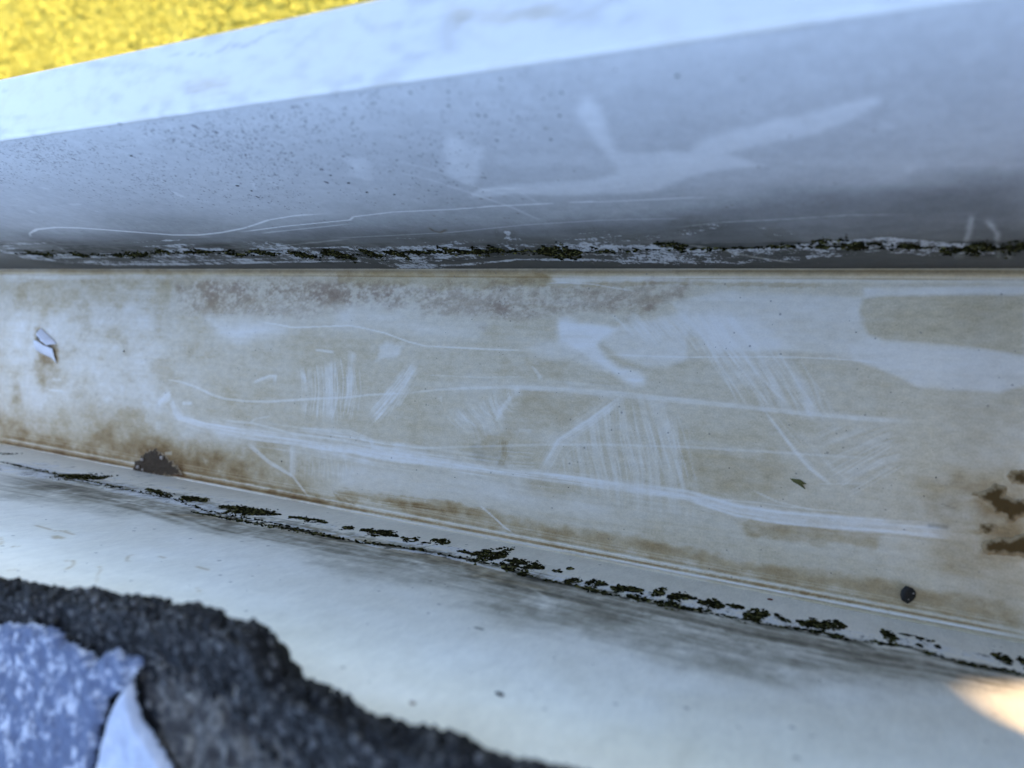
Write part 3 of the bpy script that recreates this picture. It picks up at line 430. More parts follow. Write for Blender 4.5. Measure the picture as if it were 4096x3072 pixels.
BACK_MOSS=[
(-244.18,24.98,-229.48,21.08,9.19,1),
(-214.62,27.61,-213.1,25.41,4.23,1),
(-206.25,20.83,-190.79,23.93,3.77,1),
(-188.66,21.06,-178.24,21.45,6.74,1),
(-170.12,22.55,-154.4,19.08,6.48,1),
(-163.14,26.35,-150.87,20.1,7.02,1),
(-164.32,21.83,-150.34,18.77,4.83,1),
(-146.75,18.67,-133.98,17.05,4.46,1),
(-127.33,18.16,-124.58,18.65,3.83,1),
(-122.53,16.37,-110.43,16.1,5.84,1),
(-108.79,16.21,-104.04,17.16,3.88,1),
(-101.88,16.66,-100.21,16.17,2.22,1),
(-102.12,11.74,-96.48,12.75,5.24,1),
(-90.56,17.69,-85.66,18.13,2.11,1),
(-86.7,14.68,-78.71,15.1,10.79,1),
(-77.26,17.89,-66.71,17.58,7.45,1),
(-64.26,17.51,-62.24,17.45,2.65,1),
(-62.31,13.35,-60.84,12.9,2.78,1),
(-58.42,23.75,-55.41,21.63,4.41,1),
(-53.99,21.32,-49.95,19.91,4.96,1),
(-48.34,21.35,-41.81,18.88,6.73,1),
(-39.53,18.06,-37.41,17.99,6.16,1),
(-36.21,18.56,-32.31,17.16,5.48,1),
(-76.01,21.12,-70.9,25.33,3.18,1),
(-69.17,25.5,-67.07,25.64,3.66,1),
(-55.2,26.02,-46.35,27.19,2.52,1),
(-43.6,24.73,-38.38,24.7,3.2,1),
(-37.3,24.88,-30.59,24.72,3.12,1),
(-35.25,17.26,-30.61,16.38,3.07,1),
(-29.57,18.06,-24.57,18.13,8.33,1),
(-23.96,15.95,-20.67,16.1,3.37,1),
(-19.72,20.28,-15.48,16.89,6.9,1),
(-14.34,15.92,-11.25,19.27,2.86,1),
(-9.9,17.52,-7.44,18.68,4.5,1),
(-8.17,16.67,-1.23,14.06,6.32,1),
(5.34,12.42,7.75,15.96,7.88,1),
(11.49,16.06,11.99,16.69,2.69,1),
(14.47,14.67,15.25,14.76,1.96,1),
(23.87,12.6,26.64,13.92,4.82,1),
(27.88,13.68,29.36,13.44,4.75,1),
(-33.23,25.42,-28.85,24.52,2.21,1),
(-28.74,23.51,-26.24,23.05,2.79,1),
(-19.49,23.83,-16.31,22.58,2.17,1),
(-7.23,21.73,-0.45,22.25,2.32,1),
(-302.34,14.76,-297.67,12.64,5.62,0.35),
(-169.14,34.41,-119.13,29.11,3.02,0.35),
(-127.9,17.29,-123.98,17.98,2.32,0.35),
(-113.76,29.17,-103.23,24.66,1.6,0.35),
(-99.08,22.25,-96.83,22.73,2.74,0.35),
(-89.59,23.81,-78.28,23.34,1.3,0.35),
(-64.39,27.1,-58.28,25.94,1.42,0.35),
(-24.61,23.2,-22.35,25.28,1.31,0.35),
(-13.49,23.53,-7.21,21.94,1.28,0.35),
(3.61,21.44,10.31,18.76,1.46,0.35),
(12.02,20.64,15.71,21.67,1.4,0.35),
(17.14,22.18,28.12,20.96,2.42,0.35),
(8.45,10.97,14.41,11.79,2.87,0.35),
(-280.3,26.16,-224.94,26.19,2.37,0.22),
(-224.94,26.19,-187.07,25.68,2.18,0.22),
(-187.07,25.68,-167.4,30.48,2.0,0.22),
(-167.4,30.48,-145.34,27.91,1.89,0.22),
(-145.34,27.91,-119.35,28.84,1.81,0.22),
(-119.35,28.84,-103.23,24.66,1.75,0.22),
(-103.23,24.66,-89.59,23.81,1.74,0.22),
(-89.59,23.81,-77.15,22.23,1.7,0.22),
(-77.15,22.23,-64.94,25.91,1.63,0.22),
(-64.94,25.91,-55.44,25.44,1.55,0.22),
(-55.44,25.44,-44.25,26.04,1.5,0.22),
(-44.25,26.04,-30.51,25.05,1.45,0.22),
(-30.51,25.05,-20.67,24.22,1.42,0.22),
(-20.67,24.22,-11.75,23.23,1.39,0.22),
(-11.75,23.23,-0.45,22.46,1.36,0.22),
(-0.45,22.46,10.33,18.34,1.36,0.22),
(10.33,18.34,17.71,21.27,1.33,0.22),
(17.71,21.27,28.3,21.24,1.26,0.22)]
FRONT_SPECKS=[
(-142.17,79.11,0.85,2.11),
(-102.29,87.02,0.49,1.04),
(-101.27,63.48,0.83,1.99),
(-99.96,59.54,0.76,1.87),
(-129.43,61.93,0.87,2.25),
(-128.29,58.97,0.75,1.96),
(-104.77,56.29,0.36,0.9),
(-137.72,67.75,0.53,1.36),
(-135.48,65.58,0.4,1.02),
(-153.35,76.45,0.36,0.94),
(-128.37,52.79,0.36,0.98),
(-62.08,88.8,0.35,0.65),
(-52.91,88.37,0.38,0.68),
(-54.07,86.97,0.24,0.44),
(-50.46,86.56,0.24,0.43),
(-48.75,77.69,0.3,0.59),
(-49.22,76.14,0.3,0.61),
(-52.08,76.08,0.31,0.62),
(-70.4,74.14,0.41,0.87),
(-71.34,72.0,0.42,0.9),
(-73.82,67.75,0.31,0.7),
(-81.97,67.41,0.46,1.04),
(-86.61,63.15,0.49,1.14),
(-99.78,59.51,0.69,1.68),
(-98.83,54.54,0.7,1.76),
(-93.12,52.66,0.69,1.73),
(-84.3,56.51,0.43,1.04),
(-102.41,50.07,0.33,0.84),
(-34.31,88.19,0.29,0.51),
(-32.99,86.77,0.37,0.67),
(-25.61,83.57,0.57,1.04),
(-45.02,76.95,0.54,1.07)]
FLOOR_SPECKS=[
(-119.38,36.09,0.39,0.33),
(-85.53,41.31,0.34,0.3),
(-74.43,42.09,0.27,0.25),
(-88.59,31.02,0.29,0.26),
(-71.3,28.16,0.23,0.21),
(-103.68,15.61,0.32,0.27),
(-68.88,17.58,0.36,0.33),
(-102.25,60.82,0.31,0.27),
(-92.68,51.95,0.25,0.22),
(-110.71,56.65,0.22,0.18),
(-56.0,6.16,0.21,0.2),
(-59.98,7.23,0.22,0.2),
(-36.74,56.86,0.26,0.27),
(-34.02,56.23,0.22,0.23),
(-37.85,49.79,0.23,0.23),
(-28.63,27.76,0.36,0.37),
(-16.76,24.81,0.21,0.22),
(-8.14,33.66,0.26,0.28),
(13.47,31.11,0.4,0.46),
(11.61,26.83,0.29,0.33),
(-4.29,39.18,0.25,0.28),
(6.18,46.27,0.18,0.2),
(15.25,50.09,0.2,0.23),
(-3.91,61.06,0.32,0.35),
(12.56,36.76,0.17,0.2),
(-1.45,31.06,0.16,0.17),
(-31.33,3.26,0.3,0.3),
(-4.97,7.33,0.36,0.38),
(24.51,9.35,0.19,0.22),
(-253.53,43.84,0.93,0.6),
(-169.68,12.16,0.55,0.41),
(-90.07,74.97,0.39,0.35),
(-81.43,74.97,0.38,0.34),
(5.75,75.21,0.27,0.31),
(-85.33,18.77,0.24,0.22),
(-116.87,16.05,0.33,0.28)]
BACK_SPECKS=[
(-60.13,92.2,0.26,0.62),
(-36.36,65.48,0.29,0.72),
(-50.32,80.53,0.26,0.63),
(-59.97,64.64,0.25,0.71),
(-58.35,63.08,0.2,0.56),
(-40.16,80.36,0.28,0.63),
(-39.22,78.79,0.19,0.43),
(-39.09,91.53,0.25,0.51),
(-3.93,48.31,0.4,1.01),
(-0.26,24.79,0.34,1.0),
(-17.31,53.21,0.23,0.57),
(-21.43,63.81,0.21,0.49),
(-104.19,65.03,0.31,1.11),
(-103.45,74.35,0.29,1.0),
(-131.17,71.92,0.24,1.02),
(-182.28,66.25,0.31,1.73),
(-140.04,82.36,0.34,1.49),
(-144.25,89.28,0.25,1.08),
(-59.54,60.08,0.21,0.59),
(-21.7,68.74,0.22,0.51),
(-85.64,87.96,0.22,0.65),
(-147.85,91.15,0.22,0.98),
(-158.55,88.71,0.25,1.22)]
STONE=[(10.08,5.88),(11.67,6.21)]
LEAF=[(-13.92,26.84),(-12.72,26.46),(-13.25,26.02)]
LUMP=[(-230.05,2.76),(-217.15,1.55),(-241.55,2.5),(-230.73,8.48)]
LUMP_OUTLINE=[(-242.57,-0.29),(-241.17,3.14),(-237.91,5.89),(-234.62,8.03),(-230.82,9.16),(-227.18,7.73),(-223.57,6.15),(-218.71,4.18),(-216.36,1.93),(-222.07,0.62),(-232.28,-0.43)]
FLAKE_CENTRE=[(-303.36,44.19)]
FLAKE_IN_A=[(-308.56,47.7),(-306.08,46.87),(-303.09,45.13),(-300.56,43.63)]
FLAKE_OUT_A=[(-307.58,50.68),(-302.75,48.41),(-298.62,46.5),(-296.08,44.77)]
FLAKE_IN_B=[(-310.06,45.52),(-306.64,45.21),(-303.33,43.96),(-299.74,43.32),(-296.57,42.66)]
FLAKE_OUT_B=[(-310.15,41.74),(-305.98,40.32),(-301.95,39.48),(-298.36,38.75),(-294.84,36.77)]
BROWN_ZONE=[(-87.72,0.46),(-83.92,1.85),(-79.24,2.6),(-76.08,1.72),(-68.86,2.19),(-60.71,1.66),(-53.19,0.98),(-48.22,-2.07),(-43.44,-5.81),(-67.03,-14.12),(-77.69,-10.69),(-82.94,-6.33),(-86.58,-3.43)]
REDSPECK=[(-16.66,4.76),(-16.24,4.38)]
CHIP=[(-43.32,84.54),(-42.81,84.16)]
PALECHIP=[(-51.48,93.94),(-51.06,93.62)]
MUD_A=[(20.55,28.52),(22.95,29.35),(23.93,30.78),(25.57,30.37),(25.42,28.73),(27.32,28.05),(29.92,28.43),(30.03,26.71),(29.11,25.61),(26.54,23.93),(25.66,25.07),(24.27,25.83),(23.07,27.59)]
MUD_B=[(22.66,17.78),(22.85,18.95),(24.41,19.87),(26.54,20.07),(28.07,20.82),(30.37,21.69),(30.62,17.92),(28.04,17.39),(26.18,17.44),(23.8,17.01)]
MUD_C=[(22.28,21.29),(22.34,22.44),(23.67,22.82),(24.78,22.35),(24.31,21.31),(23.26,20.87)]
MUD_D=[(26.19,33.02),(27.18,34.11),(29.0,34.35),(29.64,32.52),(28.39,31.72),(26.8,31.82)]
SHINGLE_EDGE=[(-134.91,4.93),(-122.79,6.21),(-116.3,6.98),(-110.1,7.47),(-104.29,8.63),(-97.98,9.43),(-95.4,9.15),(-93.72,9.94),(-89.64,10.66),(-86.29,10.69),(-84.57,9.96),(-83.38,10.86),(-80.9,11.37),(-78.7,11.2),(-75.96,11.15),(-74.4,10.45),(-70.44,11.32),(-68.14,10.82),(-66.96,10.09),(-65.99,8.72),(-63.98,7.63),(-63.06,6.48),(-58.65,6.26),(-54.9,5.92),(-51.74,5.29),(-50.95,5.14),(-47.08,5.13),(-42.74,5.14),(-37.65,5.76),(-35.01,4.87),(-31.81,5.19),(-28.23,5.81),(-24.77,6.12),(-16.73,6.57),(-6.72,6.42)]
BLUE_TAB=[(-133.62,-3.91),(-121.71,-1.48),(-115.39,0.32),(-109.26,1.21),(-103.4,1.83),(-102.46,0.51),(-99.85,0.89),(-97.52,0.06),(-95.26,-0.53),(-93.29,0.86),(-90.66,2.18),(-88.53,1.58),(-85.91,2.01),(-86.4,0.57),(-87.54,-1.04),(-90.3,-3.54),(-91.46,-5.42),(-91.77,-7.09),(-91.88,-10.49),(-92.33,-15.34),(-92.69,-20.9),(-129.27,-33.41)]
PALE_STRIP=[(-87.51,-1.25),(-86.2,-3.76),(-84.3,-5.85),(-82.58,-6.65),(-80.18,-8.09),(-77.14,-10.11),(-73.0,-12.1),(-69.86,-14.1),(-91.2,-21.51),(-91.31,-15.01),(-91.2,-10.29),(-90.65,-6.32),(-88.97,-3.19)]
PATCH=[(14.83,36.37),(15.47,32.79),(18.49,25.52),(22.61,20.55),(27.32,22.0),(22.57,51.62),(20.71,50.21),(18.36,46.02),(15.85,40.66)]
PATCH=[(18.5,39),(19,36),(21.5,31),(26,27),(32,24.5),(52,22),(62,40),(56,66),(44,61),(30,54.5),(24,49.5),(21,46),(19.3,43)] #PATCH_X


# ------------------------------------------------------------------ helpers
rng = np.random.default_rng(7)
random.seed(7)

def lattice(ix, iy, seed):
    h = (ix.astype(np.int64) * 374761393 + iy.astype(np.int64) * 668265263 + seed * 1274126177) & 0xffffffff
    h = ((h ^ (h >> 13)) * 1274126177) & 0xffffffff
    return ((h ^ (h >> 16)) & 0xffff) / 65535.0

def vnoise(x, y, seed=0):
    ix = np.floor(x); iy = np.floor(y)
    fx = x - ix; fy = y - iy
    fx = fx * fx * (3 - 2 * fx); fy = fy * fy * (3 - 2 * fy)
    a = lattice(ix, iy, seed); b = lattice(ix + 1, iy, seed)
    c = lattice(ix, iy + 1, seed); d = lattice(ix + 1, iy + 1, seed)
    return (a * (1 - fx) + b * fx) * (1 - fy) + (c * (1 - fx) + d * fx) * fy

def fbm(x, y, oct=4, seed=0):
    s = 0; a = 0.5; t = 0
    for i in range(oct):
        s = s + a * vnoise(x * 2 ** i + 17.3 * i, y * 2 ** i - 9.1 * i, seed + i); t += a; a *= 0.55
    return s / t

def sstep(v):
    v = np.clip(v, 0, 1)
    return v * v * (3 - 2 * v)

def poly_sd(X, Y, P):
    n = len(P); d = np.full(X.shape, 1e9); inside = np.zeros(X.shape, bool)
    for i in range(n):
        x0, y0 = P[i]; x1, y1 = P[(i + 1) % n]
        ex, ey = x1 - x0, y1 - y0
        L = ex * ex + ey * ey + 1e-12
        t = np.clip(((X - x0) * ex + (Y - y0) * ey) / L, 0, 1)
        d = np.minimum(d, (X - x0 - t * ex) ** 2 + (Y - y0 - t * ey) ** 2)
        if y0 != y1:
            c = ((y0 > Y) != (y1 > Y)) & (X < ex * (Y - y0) / ey + x0)
            inside ^= c
    d = np.sqrt(d)
    return np.where(inside, d, -d)

def paint(xs, ss, marks):
    """dirt and wipe thickness fields on a sheet; xs, ss in mm"""
    ch = {k: np.zeros((len(ss), len(xs))) for k in ('clean', 'beige', 'brown', 'grey', 'dark', 'lilac', 'crust', 'dots')}
    for mi, mk in enumerate(marks):
        kind, c, op = mk[0], mk[1], mk[2]
        pts = np.array([(p[0], p[1]) for p in mk[5]])
        if kind == 's':
            wmax = max(p[2] for p in mk[5]); pad = wmax * 2 + wmax * mk[3] / 10 + 1
        else:
            pad = mk[3] * 2 + 1.5
        i0, i1 = np.searchsorted(xs, (pts[:, 0].min() - pad, pts[:, 0].max() + pad))
        j0, j1 = np.searchsorted(ss, (pts[:, 1].min() - pad, pts[:, 1].max() + pad))
        if i1 - i0 < 1 or j1 - j0 < 1:
            continue
        X, Y = np.meshgrid(xs[i0:i1], ss[j0:j1])
        if kind == 's':
            best = np.full(X.shape, -9.0); Tb = np.zeros(X.shape); Lb = np.zeros(X.shape)
            Ls_ = [math.hypot(b_[0] - a_[0], b_[1] - a_[1]) for a_, b_ in zip(mk[5][:-1], mk[5][1:])]; Lt = sum(Ls_) + 1e-9; acc = 0.0
            P = [(a_, b_, max(c_, .17)) for a_, b_, c_ in mk[5]]; wref = np.mean([p[2] for p in P])
            softrel = max(.25, min(2.0, mk[3] / 30.0 + .25))
            for (x0, y0, w0), (x1, y1, w1) in zip(P[:-1], P[1:]):
                ex, ey = x1 - x0, y1 - y0
                t = np.clip(((X - x0) * ex + (Y - y0) * ey) / (ex * ex + ey * ey + 1e-12), 0, 1)
                w = w0 + (w1 - w0) * t
                dd = np.hypot(X - x0 - t * ex, Y - y0 - t * ey) / (w + 1e-6)
                nb_ = 1 - dd > best; Lb = np.where(nb_, ((X - x0) * ey - (Y - y0) * ex) / (math.hypot(ex, ey) + 1e-9), Lb); Tb = np.where(nb_, acc + t * math.hypot(ex, ey), Tb); acc += math.hypot(ex, ey)
                best = np.maximum(best, 1 - dd)
            nz = (fbm(X / (wref * 1.5 + .3), Y / (wref * 1.5 + .3), 3, mi) - .5) * 2 * mk[4]
            lat = max(.32, wref * .22)
            sk = vnoise(Lb / lat + 31, Tb / (wref * 9 + 2), mi + 11) * .6 + vnoise(Lb / (lat * .5) + 7, Tb / (wref * 5 + 1), mi + 12) * .4
            wide = min(1.0, max(0.0, (wref - .35) / .8))
            mask = sstep((best + nz * .5 + (sk - .5) * 1.1 * wide) / min(softrel, 1.0) * 0.85 + .22)
            mask = mask * (1 - wide + wide * (.45 + 1.05 * sk))
            fe = min(.16 * Lt, 9.0)
            mask = mask * sstep(.25 + np.minimum(Tb, Lt - Tb) / fe)
            mask = mask * (.75 + .5 * fbm(X / 1.4, Y / .7, 3, mi + 50))
        else:
            sd = poly_sd(X, Y, pts)
            soft = max(mk[3], .12)
            if kind == 'p':
                k = mk[4]
                nz = (fbm(X / (soft * 2.5 + .6), Y / (soft * 2.0 + .5), 4, mi) - .5) * 2
                mask = sstep(.5 + (sd + nz * soft * k * 1.2) / (2 * soft))
                mask = mask * (1 + .5 * k * (fbm(X / 6, Y / 3, 4, mi + 90) - .5))
                if c == 'clean': mask = mask * (.72 + .56 * fbm((X + Y * .35) / 7, (Y - X * .05) / .8, 3, mi + 95))
            else:
                x0, y0, tx, ty, sp, warp, thr = mk[4]
                u = (X - x0) * tx + (Y - y0) * ty
                v = -(X - x0) * ty + (Y - y0) * tx
                v = v + (fbm(X / (sp * 6), Y / (sp * 6), 2, mi) - .5) * sp * 1.2 * warp + (u * u) * .004 * warp
                n1 = vnoise(v / sp * 1.7, u / (sp * 12), mi + 3)
                n2 = vnoise(v / sp * 4.6, u / (sp * 7), mi + 4)
                n3 = vnoise(v / sp * 8.0, u / (sp * 4), mi + 6)
                st = sstep((n1 * .42 + n2 * .36 + n3 * .22 - thr + .10) / .26)
                mask = sstep(.5 + (sd + (fbm(X / 3, Y / 3, 3, mi) - .5) * soft * 3) / (2.6 * soft)) * st * (.5 + 1.0 * fbm(X / 4, Y / 4, 3, mi + 5))
        mask = op * mask
        t = ch[c][j0:j1, i0:i1]
        if c in ('clean', 'crust'):
            ch[c][j0:j1, i0:i1] = 1 - (1 - t) * (1 - np.clip(mask, 0, 1))
        elif c == 'dots':
            ch[c][j0:j1, i0:i1] = np.maximum(t, mask)
        else:
            ch[c][j0:j1, i0:i1] = t + mask
    return ch

# absorption of each film (dirt, and painted shade on the front wall), red green blue, per unit of thickness
K = {'beige': np.array((.36, .50, .84)), 'brown': np.array((.78, 1.08, 1.65)), 'grey': np.array((1.02, 1.0, .97)),
     'dark': np.array((2.2, 2.2, 2.4)), 'lilac': np.array((.62, .78, .80))}

def albedo(base, th):
    a = np.zeros(next(iter(th.values())).shape + (3,)) + np.array(base)
    od = 0
    for k, v in th.items():
        od = od + np.maximum(v, 0)[..., None] * K[k]
    return a * np.exp(-od)

def link(name, me, mat=None, parent=None):
    o = bpy.data.objects.new(name, me)
    COL.objects.link(o)
    if mat is not None:
        me.materials.append(mat)
    if parent is not None:
        o.parent = parent
    return o

def tag(o, label=None, cat=None, group=None, kind=None):
    if label: o['label'] = label
    if cat: o['category'] = cat
    if group: o['group'] = group
    if kind: o['kind'] = kind
    return o

def empty(name, loc=(0, 0, 0)):
    o = bpy.data.objects.new(name, None)
    o.empty_display_size = .01
    o.location = loc
    COL.objects.link(o)
    return o

def grid_mesh(name, P, col=None, attrs=None, smooth=True, flip=False):
    """P: rows x cols x 3"""
    nr, nc = P.shape[:2]
    me = bpy.data.meshes.new(name)
    me.vertices.add(nr * nc)
    me.vertices.foreach_set('co', P.reshape(-1).astype(np.float32))
    idx = np.arange(nr * nc).reshape(nr, nc)
    q = np.stack([idx[:-1, :-1], idx[:-1, 1:], idx[1:, 1:], idx[1:, :-1]], -1).reshape(-1, 4)
    if flip: q = q[:, ::-1]
    n = len(q)
    me.loops.add(n * 4)
    me.loops.foreach_set('vertex_index', q.reshape(-1).astype(np.int32))
    me.polygons.add(n)
    me.polygons.foreach_set('loop_start', np.arange(0, n * 4, 4, dtype=np.int32))
    me.polygons.foreach_set('loop_total', np.full(n, 4, dtype=np.int32))
    me.polygons.foreach_set('use_smooth', np.full(n, smooth))
    me.update(calc_edges=True)
    if col is not None:
        a = me.color_attributes.new('film', 'FLOAT_COLOR', 'POINT')
        c4 = np.ones((nr * nc, 4), np.float32); c4[:, :3] = col.reshape(-1, 3)
        a.data.foreach_set('color', c4.reshape(-1))
    for k, v in (attrs or {}).items():
        a = me.attributes.new(k, 'FLOAT', 'POINT')
        a.data.foreach_set('value', v.reshape(-1).astype(np.float32))
    return me

def mesh_from(name, verts, faces, smooth=False):
    me = bpy.data.meshes.new(name)
    me.from_pydata([tuple(v) for v in verts], [], faces)
    if smooth:
        me.polygons.foreach_set('use_smooth', np.full(len(me.polygons), True))
    me.update()
    return me

ICO = bmesh.new(); bmesh.ops.create_icosphere(ICO, subdivisions=1, radius=1)
ICO_V = np.array([v.co[:] for v in ICO.verts]); ICO_F = np.array([[v.index for v in f.verts] for f in ICO.faces]); ICO.free()
ICO2 = bmesh.new(); bmesh.ops.create_icosphere(ICO2, subdivisions=2, radius=1)
ICO2_V = np.array([v.co[:] for v in ICO2.verts]); ICO2_F = np.array([[v.index for v in f.verts] for f in ICO2.faces]); ICO2.free()
TET_V = np.array([(1, .2, -.3), (-.7, .8, -.3), (-.6, -.9, -.2), (.1, .1, .9), (.5, -.7, .4), (-.2, .6, .5)])

def lumps(name, centers, radii, frames, seed=1, jitter=.3, big=False, cols=None):
    """many irregular lumps as ONE mesh; frames: n x 3 x 3 (rows: axes already scaled)"""
    V, F = (ICO2_V, ICO2_F) if big else (ICO_V, ICO_F)
    rg = np.random.default_rng(seed)
    n = len(centers)
    J = 1 + (rg.random((n, len(V), 1)) - .5) * 2 * jitter
    L = V[None] * J * np.asarray(radii).reshape(n, 1, 1)
    P = np.einsum('nvk,nkj->nvj', L, frames) + np.asarray(centers)[:, None]
    Fs = (F[None] + (np.arange(n) * len(V))[:, None, None]).reshape(-1, 3)
    me = bpy.data.meshes.new(name)
    P = P.reshape(-1, 3)
    me.vertices.add(len(P)); me.vertices.foreach_set('co', P.reshape(-1).astype(np.float32))
    me.loops.add(len(Fs) * 3); me.loops.foreach_set('vertex_index', Fs.reshape(-1).astype(np.int32))
    me.polygons.add(len(Fs)); me.polygons.foreach_set('loop_start', np.arange(0, len(Fs) * 3, 3, dtype=np.int32))
    me.polygons.foreach_set('loop_total', np.full(len(Fs), 3, dtype=np.int32))
    me.update(calc_edges=True)
    a = me.attributes.new('tone', 'FLOAT', 'POINT')
    tn = rg.random(n) if cols is None else np.asarray(cols)
    a.data.foreach_set('value', np.repeat(tn, len(V)).astype(np.float32))
    return me

# ------------------------------------------------------------------ materials
class NT:
    def __init__(s, name):
        s.m = bpy.data.materials.new(name); s.m.use_nodes = True
        s.t = s.m.node_tree; s.b = s.t.nodes['Principled BSDF']
        s.tc = s.t.nodes.new('ShaderNodeTexCoord')
    def n(s, typ, **kw):
        x = s.t.nodes.new(typ)
        for k, v in kw.items(): setattr(x, k, v)
        return x
    def l(s, a, b): s.t.links.new(a, b)
    def val(s, sock, v):
        if isinstance(v, bpy.types.NodeSocket): s.l(v, sock)
        else: sock.default_value = v
    def noise(s, scale, detail=4, rough=.6, stretch=(1, 1, 1), dist=0):
        mp = s.n('ShaderNodeMapping'); mp.inputs['Scale'].default_value = tuple(scale * v for v in stretch)
        s.l(s.tc.outputs['Object'], mp.inputs[0])
        x = s.n('ShaderNodeTexNoise'); x.inputs['Scale'].default_value = 1; x.inputs['Detail'].default_value = detail
        x.inputs['Roughness'].default_value = rough; x.inputs['Distortion'].default_value = dist
        s.l(mp.outputs[0], x.inputs['Vector']); return x.outputs['Fac']
    def voro(s, scale, stretch=(1, 1, 1), rnd=1.0):
        mp = s.n('ShaderNodeMapping'); mp.inputs['Scale'].default_value = tuple(scale * v for v in stretch)
        s.l(s.tc.outputs['Object'], mp.inputs[0])
        x = s.n('ShaderNodeTexVoronoi'); x.inputs['Scale'].default_value = 1; x.inputs['Randomness'].default_value = rnd
        s.l(mp.outputs[0], x.inputs['Vector']); return x
    def math(s, op, a, b=0.0, c=None, clamp=False):
        x = s.n('ShaderNodeMath', operation=op, use_clamp=clamp)
        s.val(x.inputs[0], a); s.val(x.inputs[1], b)
        if c is not None: s.val(x.inputs[2], c)
        return x.outputs[0]
    def ramp(s, v, a, b, to0=0.0, to1=1.0):
        x = s.n('ShaderNodeMapRange', interpolation_type='SMOOTHSTEP'); s.val(x.inputs[0], v)
        s.val(x.inputs[1], a); s.val(x.inputs[2], b); s.val(x.inputs[3], to0); s.val(x.inputs[4], to1); return x.outputs[0]
    def mix(s, f, a, b, blend='MIX'):
        x = s.n('ShaderNodeMix', data_type='RGBA', blend_type=blend)
        s.val(x.inputs[0], f)
        for i, v in ((6, a), (7, b)):
            if isinstance(v, bpy.types.NodeSocket): s.l(v, x.inputs[i])
            else: x.inputs[i].default_value = (*v, 1)
        return x.outputs[2]
    def attr(s, name):
        x = s.n('ShaderNodeAttribute'); x.attribute_name = name; return x
    def bump(s, h, strength, dist):
        x = s.n('ShaderNodeBump'); x.inputs['Strength'].default_value = strength; x.inputs['Distance'].default_value = dist
        s.l(h, x.inputs['Height']); s.l(x.outputs[0], s.b.inputs['Normal'])
    def out(s, col, rough=.5, spec=.5):
        if isinstance(col, bpy.types.NodeSocket): s.l(col, s.b.inputs['Base Color'])
        else: s.b.inputs['Base Color'].default_value = (*col, 1)
        s.val(s.b.inputs['Roughness'], rough)
        s.b.inputs['Specular IOR Level'].default_value = spec
        return s.m

